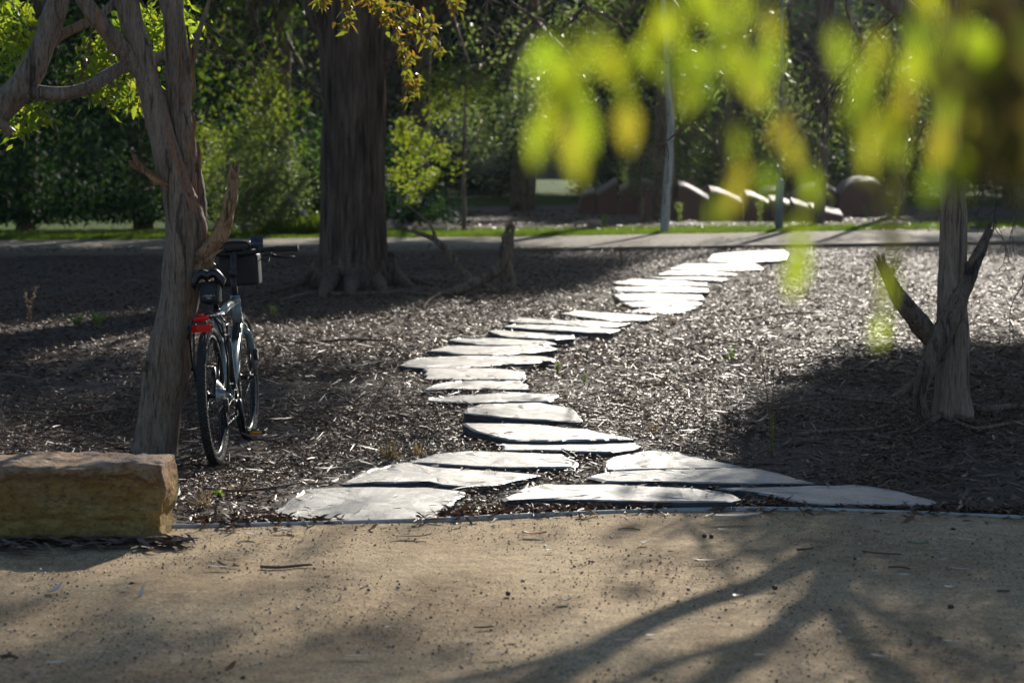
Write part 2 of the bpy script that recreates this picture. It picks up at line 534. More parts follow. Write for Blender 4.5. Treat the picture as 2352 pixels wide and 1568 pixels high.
# where the photo's ground is sunny: (x, y, rx, ry, strength) ellipses; a leaf cluster whose shadow would fall there is thinned out
LIT = [(850, 1270, 800, 70, .6), (700, 1420, 1000, 150, .2), (1300, 1400, 560, 190, .9), (2150, 1400, 300, 170, .55), (1780, 500, 280, 14, .9), (2300, 437, 120, 6, .8), (830, 1155, 330, 60, .95), (1150, 1060, 330, 42, 1), (1450, 1130, 330, 50, 1), (1750, 1120, 260, 40, 1), (1930, 1135, 170, 25, .9),
       (1280, 1010, 330, 45, 1), (1200, 950, 330, 40, 1), (1120, 900, 300, 40, 1), (1100, 840, 300, 35, 1), (1200, 785, 300, 30, 1), (1330, 745, 280, 26, 1),
       (1480, 700, 260, 26, 1), (1560, 655, 240, 24, 1), (1640, 620, 230, 20, 1), (1740, 588, 200, 16, 1), (1620, 840, 260, 130, .95), (1560, 960, 230, 60, .9),
       (2150, 620, 330, 45, .9), (1830, 700, 260, 70, .9), (2100, 720, 200, 26, .6), (500, 783, 700, 14, .85), (80, 800, 260, 18, .7), (820, 900, 280, 24, .45), (760, 985, 280, 26, .4), (540, 1110, 260, 60, .85),
       (1000, 720, 300, 20, .5), (1850, 560, 800, 18, .9), (1700, 532, 900, 8, .9), (1000, 528, 500, 5, .7), (230, 725, 80, 14, .8), (660, 540, 90, 12, .9), (200, 540, 30, 5, .5)]
# sunlit things standing above the ground: (point, radius)
SHAFTS = [(P(560, 410, 36), 1.0), (P(640, 420, 36), .8), (P(615, 260, 37), .6), (P(960, 350, 37), .8), (P(620, 170, 39), 1.1), (P(690, 60, 40), .8), (P(1230, 150, 46), 1.4), (P(1380, 90, 45), 1.1), (P(1700, 150, 38), 1.4), (P(1860, 200, 39), 1.3), (P(1980, 90, 40), 1.0),
          (P(2060, 220, 44), 1.5), (P(2200, 150, 45), 1.2), (P(1600, 450, 43.5), .7), (P(1700, 465, 43), .7), (P(1800, 475, 42.5), .7), (P(1880, 480, 42), .7), (P(1990, 430, 46), .8), (P(1330, 220, 1.4), .2), (P(1700, 250, 1.4), .28), (P(2100, 200, 1.4), .22),
          (P(250, 150, 12.4), .9), (P(60, 250, 12), .3), (P(900, 60, 12.5), .5), (P(530, 470, 9.8), .25), (P(1180, 560, 20.9), .3), (P(1090, 60, 43), 1.0), (P(1540, 400, 36.6), .35), (P(1470, 395, 43), .6), (P(450, 120, 38.5), .8), (P(390, 330, 38), .6), (G(235, 745), .7), (G(68, 700), .2), (P(1500, 60, 44), 1.0), (P(1800, 60, 38.5), 1.2), (P(1750, 300, 51), 1.2), (P(1620, 280, 52), 1.0), (P(1900, 330, 52), 1.0)]
def keep_mask(C):
    """C (n,3) cluster centres -> probability of keeping"""
    gx = C[:, 0] - KX * C[:, 2]
    gy = np.maximum(C[:, 1] - KY * C[:, 2], 1.0)
    dep = gy * CP + CAMH * SP
    px = 1176 + F * gx / dep
    py = 784 - F * (gy * SP - CAMH * CP) / dep
    k = np.ones(len(C))
    for T, rr in SHAFTS:
        d = C - np.array(T); al = d @ np.array(S)
        pd = np.linalg.norm(d - al[:, None] * np.array(S), axis=1)
        k = np.where((pd < rr * 1.2 + .35) & (al > rr + .7), .02, k)
    for x, y, rx, ry, s in LIT:
        q = ((px - x) / rx) ** 2 + ((py - y) / (ry + 6)) ** 2
        k = np.minimum(k, np.where(q < 1, 1 - s, 1.0))
    return k

def clusters(ell, n, rng, shell=.45, mask=True):
    """n cluster centres over ellipsoids (cx,cy,cz,rx,ry,rz)"""
    ell = np.array(ell, float)
    wgt = np.prod(ell[:, 3:], axis=1) ** .67
    idx = rng.choice(len(ell), n, p=wgt / wgt.sum())
    u = rand_unit(n, rng)
    r = rng.uniform(shell ** 3, 1, n) ** (1 / 3)
    C = ell[idx, :3] + u * ell[idx, 3:] * r[:, None]
    if mask:
        C = C[rng.uniform(size=len(C)) < keep_mask(C)]
    return C
def foliage(C, per, spread, ln, wd, rng, droop=.5, fold=.15):
    n = len(C) * per
    sp = np.array([.6, .6, 2.0]) if droop >= .6 and spread > .2 else np.ones(3)
    c = np.repeat(C, per, axis=0) + rng.normal(size=(n, 3)) * spread * sp
    d = rand_unit(n, rng)
    d[:, 2] = d[:, 2] * (1 - droop) - droop * rng.uniform(.4, 1.3, n)
    nn = rand_unit(n, rng)
    L = ln * rng.uniform(.6, 1.3, n)
    W = wd * rng.uniform(.7, 1.25, n)
    c = c[:, :]
    ok = c[:, 2] - L > .02
    return leaf_mesh(c[ok], d[ok], nn[ok], L[ok], W[ok], fold=fold)

def bg_tree(name, label, X, Y, trunk, ell, mat, ncl, per, spread, ln, wd, bark, seed, droop=.5, mask=True, cat='tree', group=None, shell=.3, twigs=24, crown_name='crown'):
    """trunk: list of (x,y,z,r) in the world"""
    rng = np.random.default_rng(seed)
    rnd = random.Random(seed)
    root = empty(name, (X, Y, 0), label, cat, group)
    mb = MB()
    if trunk:
        limb(mb, trunk, 6, seg=14, amp=.12, fr=3, seed=seed)
    C = clusters(ell, ncl, rng, shell, mask)
    top = Vector(trunk[-1][:3]) if trunk else Vector((X, Y, .3))
    mid = Vector(trunk[len(trunk) // 2][:3]) if trunk else Vector((X, Y, .1))
    for e in ell:
        c = Vector(e[:3]); a = mid.lerp(top, rnd.uniform(.2, 1))
        m = a.lerp(c, .5) + Vector((rnd.uniform(-.3, .3), rnd.uniform(-.3, .3), rnd.uniform(0, .4)))
        r0 = (trunk[-1][3] if trunk else .03) * .8
        limb(mb, [(*a, r0), (*m, r0 * .7), (*c, r0 * .35)], 4, seg=6)
    for k in range(min(twigs, len(C))):
        c = Vector(C[rnd.randrange(len(C))])
        e = min(ell, key=lambda q: (Vector(q[:3]) - c).length)
        a = Vector(e[:3]); m = a.lerp(c, .5) + Vector((rnd.uniform(-.2, .2), rnd.uniform(-.2, .2), rnd.uniform(0, .3)))
        limb(mb, [(*a, .022), (*m, .014), (*c, .005)], 4, seg=5)
    child('trunk', mb.mesh(), bark, root)
    hi = C[:, 2] > CAMH + .0767 * C[:, 1] + .9
    lo = C[~hi]
    if spread > .2: lo = lo[:max(1, int(len(lo) * .62))]; per = int(per * 1.6)
    v, f = foliage(lo, per, spread, ln, wd, rng, droop)
    if hi.any():
        v2, f2 = foliage(C[hi], int(per * 1.3), spread * 1.1, max(ln * 1.25, .16), max(wd * 1.9, .075), rng, droop)
        f = np.concatenate([f, f2 + len(v)]); v = np.concatenate([v, v2])
    child(crown_name, np_mesh('crown', v, f), mat, root, smooth=False)
    return root

# ================================================================== THE GROUND
def ground_z(x, y):
    z = .012 * np.sin(x * 1.3 + y * .7) + .01 * np.sin(x * 2.9 - y * 1.9 + 1) + .006 * np.sin(x * 6.1 + y * 5.3)
    z = z * np.clip((y - 8.6) / 1.5, 0, 1) * np.clip((29 - y) / 3, 0, 1) * np.clip(9 - np.abs(x), 0, 1)
    z = z - .05 * np.exp(-((x + 1.42) ** 2 / .35 + (y - 10.8) ** 2 / .25))
    return z
def axis(lo, hi, a, b, st):
    core = np.arange(a, b, st)
    left = a - np.cumsum(np.geomspace(st * 1.5, (a - lo) * .35, 16)); left = left[left > lo]
    right = b + np.cumsum(np.geomspace(st * 1.5, (hi - b) * .35, 16)); right = right[right < hi]
    return np.concatenate([[lo], left[::-1], core, right, [hi]])
xs = axis(-400, 400, -7.5, 7.5, .12)
ys = axis(-60, 700, 7.4, 30, .12)
gx, gy = np.meshgrid(xs, ys)
gz = ground_z(gx, gy)
V = np.stack([gx, gy, gz], -1).reshape(-1, 3)
nx, ny = len(xs), len(ys)
ii = (np.arange(ny - 1)[:, None] * nx + np.arange(nx - 1)[None, :]).ravel()
tag(link('ground', np_mesh('ground', V, np.stack([ii, ii + 1, ii + nx + 1, ii + nx], 1)), M['mulch']), kind='structure')

# line of the steel edging between sand path and mulch
EDGE_PX = [(-900, 1235), (-300, 1225), (100, 1220), (390, 1216), (700, 1209), (1000, 1200), (1300, 1186), (1700, 1175), (2000, 1181), (2352, 1195), (2900, 1215), (3600, 1240)]
EDGE = [G(x, y) for x, y in EDGE_PX]
EDGE = [Vector(p) for p in spline([tuple(p) for p in EDGE], 6)]
def edge_y(x):
    for a, b in zip(EDGE[:-1], EDGE[1:]):
        if a.x <= x <= b.x: return a.y + (b.y - a.y) * (x - a.x) / (b.x - a.x + 1e-9)
    return EDGE[0].y if x < EDGE[0].x else EDGE[-1].y
EX = np.array([p.x for p in EDGE]); EY = np.array([p.y for p in EDGE])

# sand path: a sheet with slight unevenness
sx = np.linspace(-7, 7, 180)
sy_ = np.linspace(0, 1, 110) ** 1.0
e = np.interp(sx, EX, EY)
SX, ST = np.meshgrid(sx, sy_)
SY = -6 + (np.interp(SX, EX, EY) + 6) * ST
SZ = .010 + .003 * np.sin(SX * 5 + SY * 3) + .003 * np.sin(SX * 2.2 - SY * 4.1)
n1, n2 = len(sx), len(sy_)
ii = (np.arange(n2 - 1)[:, None] * n1 + np.arange(n1 - 1)[None, :]).ravel()
tag(link('path', np_mesh('path', np.stack([SX, SY, SZ], -1).reshape(-1, 3), np.stack([ii, ii + 1, ii + n1 + 1, ii + n1], 1)), M['sand']), kind='structure')

# steel edging strip
mb = MB()
for a, b in zip(EDGE[:-1], EDGE[1:]):
    t = (b - a).normalized(); nrm = Vector((-t.y, t.x, 0)) * .005
    zt = .022
    mb.add([a - nrm, b - nrm, b - nrm + Vector((0, 0, zt)), a - nrm + Vector((0, 0, zt)), a + nrm, b + nrm, b + nrm + Vector((0, 0, zt)), a + nrm + Vector((0, 0, zt))],
           [(0, 1, 2, 3), (3, 2, 6, 7), (5, 4, 7, 6)])
tag(link('garden_edging', mb.mesh(), M['steel_edge'], smooth=False), 'thin grey steel edging strip along the sand path', 'edging')

# gravel track, lawn and bed beyond
def sheet(name, pts, z, mat, kind='structure'):
    mb = MB(); mb.add([(p[0], p[1], z) for p in pts], [tuple(range(len(pts)))])
    return tag(link(name, mb.mesh(), mat, smooth=False), kind=kind)
T0 = [G(-2500, 604), G(0, 590), G(1200, 579), G(2352, 561), G(4500, 530)]
T1 = [G(4500, 508), G(2352, 524), G(1200, 544), G(0, 553), G(-2500, 566)]
sheet('gravel_track', T0 + T1, .014, M['gravel'])
LAWN_NEAR = list(reversed(T1))
sheet('lawn', LAWN_NEAR + [Vector((200, 300, 0)), Vector((-200, 300, 0))], .006, M['lawn'])
sheet('garden_bed', [G(900, 527), G(1250, 524), G(2000, 519), G(2330, 500), (16, 52, 0), (3, 56, 0), (-2, 52, 0), (-3, 44, 0)], .018, M['mulch'])
mb = MB()
tp = [Vector(p) for p in spline([tuple(p) for p in T0], 8)]
for a, b in zip(tp[:-1], tp[1:]):
    t = (b - a).normalized(); nrm = Vector((-t.y, t.x, 0)) * .03; h = Vector((0, 0, .06))
    mb.add([a - nrm, b - nrm, b - nrm + h, a - nrm + h, a + nrm, b + nrm, b + nrm + h, a + nrm + h], [(0, 1, 2, 3), (3, 2, 6, 7), (5, 4, 7, 6)])
tag(link('track_edging', mb.mesh(), M['timber'], smooth=False), 'long weathered timber board edging the gravel track', 'edging')

# wooded rise closing the view far off
hx = np.linspace(-260, 260, 90); hy = np.linspace(0, 1, 14)
HX, HT = np.meshgrid(hx, hy)
HY = 105 + HT * 70 + (HX / 60) ** 2 * -2
HZ = (17 + 3 * np.sin(HX * .11) + 2 * np.sin(HX * .31 + 1)) * np.sin(np.clip(HT * 1.5, 0, 1) * math.pi / 2) - .2
ii = (np.arange(13)[:, None] * 90 + np.arange(89)[None, :]).ravel()
tag(link('hill', np_mesh('hill', np.stack([HX, HY, HZ], -1).reshape(-1, 3), np.stack([ii, ii + 1, ii + 91, ii + 90], 1)), M['hill']), kind='structure')
# ================================================================== FLAGSTONES
def c5(pts): return [(783.8 + x * .33327, 522.5 + y * .33327) for x, y in pts]
def c8(pts): return [(783.8 + x * .3336, 1045 + y * .3337) for x, y in pts]
def c6(pts): return [(1567.6 + x * .33327, 522.5 + y * .33327) for x, y in pts]
STONES = [
 ([(690, 1122), (790, 1117), (990, 1118), (1071, 1128), (1064, 1137), (1003, 1188), (850, 1195), (610, 1190), (640, 1165)], 'pale broad flagstone nearest the boulder, square cut beside the steel edging', .022),
 (c8([(0, 190), (150, 110), (330, 60), (450, 45), (700, 85), (1100, 110), (1390, 130), (1180, 175), (1080, 200), (870, 212), (700, 200), (600, 178), (350, 185), (230, 182), (60, 192)]), 'long grey flagstone with a soil dusted left end just behind the square pale flag', .045),
 ([(935, 1060), (1000, 1042), (1100, 1035), (1290, 1042), (1330, 1060), (1320, 1071), (1150, 1072), (1030, 1066)], 'slim grey flagstone with a cracked right edge, third up on the left branch', .05),
 ([(1385, 1078), (1395, 1055), (1440, 1040), (1500, 1034), (1560, 1037), (1640, 1055), (1705, 1071), (1600, 1075)], 'glaring white triangular flagstone at the fork of the path', .045),
 ([(1350, 1093), (1400, 1081), (1700, 1073), (1760, 1079), (1850, 1100), (1868, 1108), (1700, 1108), (1390, 1103)], 'long sunlit flagstone in the middle row of the right branch', .05),
 ([(1155, 1141), (1190, 1125), (1250, 1111), (1400, 1113), (1600, 1121), (1660, 1130), (1712, 1144), (1680, 1150), (1500, 1150), (1220, 1144), (1160, 1148)], 'broad glaring white flagstone with layered front edge at the foot of the right branch', .06),
 ([(1640, 1120), (1750, 1118), (1960, 1112), (2000, 1115), (2080, 1132), (2155, 1150), (2130, 1157), (1880, 1155), (1810, 1144), (1740, 1130)], 'half shaded pointed flagstone at the far right by the edging', .045),
 (c5([(1040, 1500), (1180, 1465), (1500, 1470), (2000, 1465), (2060, 1500), (1960, 1530), (1870, 1545), (1640, 1540), (1480, 1530), (1130, 1528), (1110, 1500)]), 'flagstone with a splintered layered front just behind the fork', .06),
 (c5([(850, 1345), (1270, 1350), (1700, 1390), (2010, 1452), (1480, 1468), (1150, 1460), (1020, 1425), (900, 1385)]), 'wide wedge flagstone pointing right with a thick dark left end', .085),
 (c5([(850, 1250), (950, 1215), (1380, 1205), (1590, 1240), (1630, 1270), (1660, 1330), (1300, 1320), (1100, 1305), (870, 1275)]), 'rounded grey flagstone with a chip of debris on top', .085),
 (c5([(575, 1170), (1000, 1145), (1140, 1130), (1490, 1145), (1500, 1165), (1430, 1195), (1200, 1196), (880, 1203), (600, 1190)]), 'grey flagstone with a frayed right edge at the leftward bend of the path', .06),
 (c5([(570, 1100), (700, 1070), (820, 1050), (1230, 1050), (1310, 1115), (1000, 1113), (750, 1110), (580, 1115)]), 'short flagstone with slanted left corner, lower of the two stubby ones at the bend', .06),
 (c5([(570, 967), (1100, 968), (1250, 990), (1280, 1040), (940, 1040), (620, 1048), (578, 1040)]), 'short straight sided flagstone, upper of the two stubby ones at the bend', .06),
 (c5([(400, 945), (500, 895), (900, 880), (1400, 885), (1480, 905), (1460, 920), (1380, 920), (1330, 930), (1100, 940), (800, 963), (540, 963)]), 'widest flagstone reaching furthest left, at the turn of the path', .06),
 (c5([(600, 848), (720, 812), (1100, 817), (1250, 810), (1440, 812), (1500, 832), (1320, 860), (1050, 876), (850, 870), (690, 855)]), 'wavy edged flagstone right behind the widest one', .06),
 (c5([(740, 772), (800, 755), (1050, 760), (1440, 780), (1485, 800), (1250, 812), (980, 808)]), 'smooth lens shaped flagstone, second behind the widest one', .06),
 (c5([(1015, 712), (1060, 700), (1200, 715), (1610, 740), (1600, 758), (1480, 768), (1200, 757), (1090, 742)]), 'flagstone in two split layers, third behind the widest one', .06),
 (c5([(1100, 682), (1180, 662), (1500, 672), (1850, 695), (1930, 702), (1850, 725), (1600, 715), (1300, 697)]), 'half grey flagstone with a thick broken right end', .06),
 (c5([(1150, 642), (1220, 620), (1700, 640), (1990, 656), (1900, 678), (1700, 683), (1450, 660), (1250, 655)]), 'long glaring flagstone touching the half grey one behind', .06),
 (c5([(1500, 592), (1620, 570), (1900, 590), (2180, 605), (2110, 635), (1850, 640), (1600, 605)]), 'bright leaf shaped flagstone with a dark left tip', .06),
 (c5([(1930, 582), (2100, 556), (2352, 540), (2452, 548), (2352, 580), (2190, 595)]), 'bright pointed flagstone bulging right, ninth from the track', .05),
 (c5([(1930, 515), (2200, 505), (2460, 505), (2500, 520), (2350, 543), (2000, 545)]), 'bright narrow flagstone, eighth from the track', .05),
 (c5([(1870, 458), (2100, 450), (2352, 455), (2480, 465), (2505, 492), (2200, 498), (1920, 500)]), 'bright blocky flagstone, seventh from the track', .05),
 (c5([(1865, 408), (2352, 402), (2520, 418), (2535, 440), (2352, 443), (1900, 436)]), 'bright flagstone with a square left end, sixth from the track', .05),
 (c5([(1870, 380), (2000, 352), (2352, 365), (2520, 378), (2520, 398), (2000, 395)]), 'bright flagstone with a long tapering left tip, fifth from the track', .05),
 (c5([(2090, 342), (2500, 337), (2660, 350), (2620, 366), (2300, 356)]), 'thin bright flagstone, fourth from the track', .05),
 (c5([(2180, 322), (2260, 294), (2600, 302), (2730, 318), (2700, 330)]), 'thin bright flagstone with a pointed left end, third from the track', .05),
 (c5([(2265, 283), (2352, 248), (2850, 245), (2915, 282), (2700, 294), (2352, 290)]), 'six sided white flagstone, second from the track', .06),
 (c6([(165, 230), (200, 180), (400, 165), (700, 155), (740, 180), (720, 222), (400, 238)]), 'dazzling ragged flagstone at the end of the path against the track', .06),
]
STONE_POLYS = []
def point_in(poly, x, y):
    c = False; j = len(poly) - 1
    for i in range(len(poly)):
        if (poly[i][1] > y) != (poly[j][1] > y) and x < (poly[j][0] - poly[i][0]) * (y - poly[i][1]) / (poly[j][1] - poly[i][1]) + poly[i][0]: c = not c
        j = i
    return c
def make_stone(i, px, label, zt):
    poly = [G(x, y, zt) for x, y in px]
    # subdivide the outline and roughen it
    out = []
    n = len(poly)
    for k in range(n):
        a, b = poly[k], poly[(k + 1) % n]
        m = max(2, int((b - a).length / .035))
        for j in range(m):
            out.append(a.lerp(b, j / m))
    cx = sum(p.x for p in out) / len(out); cy = sum(p.y for p in out) / len(out)
    ctr = Vector((cx, cy, 0))
    def rough(p, s, amp):
        q = Vector((p.x * 7 + s, p.y * 7, i * 3.1 + s))
        d = (p - ctr); d.z = 0
        if d.length > 1e-6: d.normalize()
        return p + d * (mn.noise(q) * amp + mn.noise(q * 3) * amp * .5)
    out = [rough(p, 0, .022) for p in out]
    STONE_POLYS.append([(p.x, p.y) for p in out])
    depth = zt + .03
    layers = [(0.0, .96, 0), (-.006, 1.0, .4), (-.4 * depth, 1.006, 3.3), (-.45 * depth, .985, 5.1), (-.7 * depth, 1.012, 7.9), (-depth, 1.02, 9.4)]
    # build: inner rings of top for gentle relief, then sides
    vs = []; fs = []
    m = len(out)
    rings = []
    for fr in (0.06, .3, .55, .78, .92):
        rings.append([ctr.lerp(Vector((p.x, p.y, 0)), fr) for p in out])
    for ri, rg in enumerate(rings):
        for p in rg:
            z = zt + .004 * mn.noise(Vector((p.x * 5, p.y * 5, i))) + .003 * mn.noise(Vector((p.x * 14, p.y * 14, i)))
            # flat layered flakes near the rim
            e_ = mn.noise(Vector((p.x * 3.3, p.y * 3.3, i * 7.7)))
            if e_ > .24 and ri >= 2: z -= .005
            vs.append((p.x, p.y, z))
    for (dz, sc, sd_) in layers:
        for p in out:
            q = ctr + (Vector((p.x, p.y, 0)) - ctr) * sc
            q = rough(q, sd_, .007 if dz else .002)
            z = zt + dz
            if dz: z += .004 * mn.noise(Vector((p.x * 9, p.y * 9, i + sd_)))
            else: z += .003 * mn.noise(Vector((p.x * 5, p.y * 5, i)))
            vs.append((q.x, q.y, z))
    L_ = len(rings) + len(layers)
    for a in range(L_ - 1):
        for k in range(m):
            fs.append((a * m + k, a * m + (k + 1) % m, (a + 1) * m + (k + 1) % m, (a + 1) * m + k))
    fs.append(tuple(range(m)))
    me = bpy.data.meshes.new('flagstone'); me.from_pydata(vs, [], fs); me.update()
    bm = bmesh.new(); bm.from_mesh(me); bmesh.ops.recalc_face_normals(bm, faces=bm.faces[:]); bm.to_mesh(me); bm.free()
    me.transform(Matrix.Translation(-ctr))
    o = link('flagstone', me, M['slate'], smooth=False)
    me.materials.append(M['shaded_side'])
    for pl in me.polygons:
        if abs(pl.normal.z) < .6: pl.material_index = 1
    o.location = ctr
    tag(o, label, 'flagstone', 'slate stepping stones of the path')
STONES = [(a, b, c * .8) for a, b, c in STONES]
for i, (px, lb, zt) in enumerate(STONES): make_stone(i, px, lb, zt)

def on_stone(X, Y, grow=1.0):
    """vectorised inside test"""
    res = np.zeros(len(X), bool)
    for poly in STONE_POLYS:
        p = np.array(poly)
        c = p.mean(0); p = c + (p - c) * grow
        bb = (X > p[:, 0].min()) & (X < p[:, 0].max()) & (Y > p[:, 1].min()) & (Y < p[:, 1].max())
        if not bb.any(): continue
        idx = np.nonzero(bb)[0]
        x, y = X[idx], Y[idx]
        ins = np.zeros(len(idx), bool)
        j = len(p) - 1
        for k in range(len(p)):
            cond = (p[k, 1] > y) != (p[j, 1] > y)
            xx = (p[j, 0] - p[k, 0]) * (y - p[k, 1]) / (p[j, 1] - p[k, 1] + 1e-12) + p[k, 0]
            ins ^= cond & (x < xx)
            j = k
        res[idx] |= ins
    return res

# ================================================================== BOULDER
def boulder():
    bm = bmesh.new()
    bmesh.ops.create_cube(bm, size=2)
    bmesh.ops.subdivide_edges(bm, edges=bm.edges[:], cuts=70, use_grid_fill=True)
    a = G(-190, 1258); b = G(366, 1256)
    x0, x1 = a.x, b.x
    y0 = 7.62; y1 = 7.95
    H = .295
    for v in bm.verts:
        x, y, z = v.co
        # squarish rounding
        r = Vector((x, y, z))
        l = (abs(x) ** 30 + abs(y) ** 30 + abs(z) ** 30) ** (1 / 30)
        r = r / l
        X = x0 + (x1 - x0) * (r.x * .5 + .5)
        Yv = y0 + (y1 - y0) * (r.y * .5 + .5)
        Z = (H + .05) * (r.z * .5 + .5) - .05
        if r.z > .9: pass
        # slight taper, right end slopes out at the base, top edge waviness
        t = (r.x + 1) / 2
        Z += .018 * t * max(r.z, 0)
        X += .01 * math.sin(r.z * 5) * max(0, r.x) ** 6
        Yv += .03 * (r.z > 0) * (r.y < 0) * r.z
        q = Vector((X * 3, Yv * 3, Z * 7))
        d = Vector((r.x ** 3 * .6, r.y ** 3, r.z ** 3))
        n = mn.fractal(q, .8, 2.1, 5) * .024 + mn.noise(Vector((X * 11, Yv * 11, Z * 30))) * .011
        cv = mn.voronoi(Vector((X * 6, Yv * 6, Z * 9)))[0]; n -= (.5 - min(.5, cv[1] - cv[0])) * .022 * (1 - .6 * max(0, z))
        led = mn.noise(Vector((X * 1.2, 4.4, Z * 16))) * .022
        v.co = Vector((X, Yv, Z)) + d * (n + (led if abs(r.z) < .95 else 0))
    me = bpy.data.meshes.new('boulder'); bm.to_mesh(me); bm.free()
    me.transform(Matrix.Translation(-Vector(((x0 + x1) / 2, 7.82, 0))))
    o = link('boulder', me, M['sandstone'])
    o.location = ((x0 + x1) / 2, 7.82, 0)
    tag(o, 'large ochre sandstone block with a rough pinkish top at the left edge of the sand', 'boulder')
boulder()

# ================================================================== LEAF LITTER
def litter(n, ylo, yhi, ln, wd, seed, name, label, mat, xw=.30, tilt=.32, zlift=.03, dense=None, curl=.15, elong=1):
    rng = np.random.default_rng(seed)
    # even in picture space-ish: density falls with distance
    u = rng.uniform(size=n)
    Y = ylo * (yhi / ylo) ** (u ** .85)
    X = rng.uniform(-1, 1, n) * (Y * xw + .4)
    ok = (Y > np.interp(X, EX, EY) + .015) & ~on_stone(X, Y, .985)
    # keep clear of the boulder
    ok &= ~((X < -1.33) & (Y < 8.05))
    if dense is not None:
        ok &= rng.uniform(size=n) < dense(X, Y)
    X, Y = X[ok], Y[ok]; n = len(X)
    z = ground_z(X, Y) + rng.uniform(.0, zlift, n)
    th = rng.uniform(0, 2 * math.pi, n)
    D = np.stack([np.cos(th), np.sin(th), rng.normal(0, tilt * .6, n)], 1)
    Nn = np.stack([rng.normal(0, tilt, n), rng.normal(0, tilt, n), np.ones(n)], 1)
    flip = rng.uniform(size=n) < .5
    Nn[flip] *= -1
    L = ln * rng.uniform(.5, 1.5, n); W = wd * rng.uniform(.6, 1.4, n)
    C = np.stack([X, Y, z], 1)
    v, f = leaf_mesh(C - D * (L / 2)[:, None], D, Nn, L, W, curl=curl, fold=.12)
    v[:, 2] = np.maximum(v[:, 2], .001 + ground_z(v[:, 0], v[:, 1]))
    return tag(link(name, np_mesh(name, v, f), mat, smooth=False), label, 'leaf litter', kind='stuff')
def patchy(X, Y):
    q = np.sin(X * 2.1 + 1.3 * np.sin(Y * 1.1)) * np.sin(Y * 1.7 + np.sin(X * 1.9) * 1.4) + .5 * np.sin(X * 5.3 + Y * 2.2) * np.sin(Y * 4.1 - X)
    return np.clip(.62 + .55 * q, .12, 1)
litter(135000, 8.0, 13.5, .036, .011, 11, 'leaf_litter', 'grey and brown narrow gum leaves strewn over the near mulch', M['litter'], dense=patchy)
litter(5000, 8.0, 20, .07, .022, 15, 'leaf_litter', 'larger dull brown leaves and bark flakes scattered through the mulch', M['bark_strip'], dense=lambda X, Y: 1.1 - patchy(X, Y), tilt=.4)
litter(120000, 13.0, 31.0, .055, .018, 12, 'leaf_litter', 'glinting leaves and chips over the mulch further back towards the track', M['litter'], xw=.29, zlift=.035, dense=lambda X, Y: .35 + .65 * patchy(X, Y))
litter(2600, 8.05, 16, .17, .011, 13, 'bark_litter', 'long curled strips of shed bark and twigs among the leaves', M['bark_strip'], tilt=.22, zlift=.045, curl=.05)

# leaves heaped along the steel edging and around the foremost flagstones
def heap():
    rng = np.random.default_rng(5)
    n = 2600
    X = rng.uniform(-1.3, 2.6, n)
    Y = np.interp(X, EX, EY) + np.abs(rng.normal(0, .10, n)) + .02; stray = rng.uniform(size=n) < .10; Y[stray] -= rng.exponential(.07, n)[stray] + .06
    ok = ~on_stone(X, Y, .98)
    X, Y = X[ok], Y[ok]; n = len(X)
    th = rng.uniform(0, 2 * math.pi, n)
    D = np.stack([np.cos(th), np.sin(th), rng.normal(0, .3, n)], 1)
    Nn = np.stack([rng.normal(0, .4, n), rng.normal(0, .4, n), np.ones(n)], 1)
    L = .07 * rng.uniform(.5, 1.5, n); W = .015 * rng.uniform(.6, 1.5, n)
    C = np.stack([X, Y, rng.uniform(.01, .035, n)], 1)
    v, f = leaf_mesh(C - D * (L / 2)[:, None], D, Nn, L, W, curl=.18)
    v[:, 2] = np.maximum(v[:, 2], .014)
    tag(link('leaf_drift', np_mesh('leaf_drift', v, f), M['litter'], smooth=False), 'drift of fallen leaves banked against the steel edging', 'leaf litter', kind='stuff')
    # a little drift at the foot of the boulder
    n = 340
    X = rng.uniform(-2.3, -1.25, n); Y = 7.56 - np.abs(rng.normal(0, .07, n)) * (1 + (-1.3 - X) * 1.2)
    th = rng.normal(0, .5, n)
    D = np.stack([np.cos(th), np.sin(th), rng.normal(0, .15, n)], 1)
    Nn = np.stack([rng.normal(0, .3, n), rng.normal(0, .3, n), np.ones(n)], 1)
    L = .11 * rng.uniform(.4, 1.5, n); W = .018 * rng.uniform(.6, 1.4, n)
    C = np.stack([X, Y, rng.uniform(.014, .04, n)], 1)
    v, f = leaf_mesh(C - D * (L / 2)[:, None], D, Nn, L, W, curl=.12)
    v[:, 2] = np.maximum(v[:, 2], .017)
    tag(link('leaf_drift', np_mesh('leaf_drift', v, f), M['bark_strip'], smooth=False), 'shaded drift of bark and leaves at the foot of the sandstone block', 'leaf litter', kind='stuff')
heap()
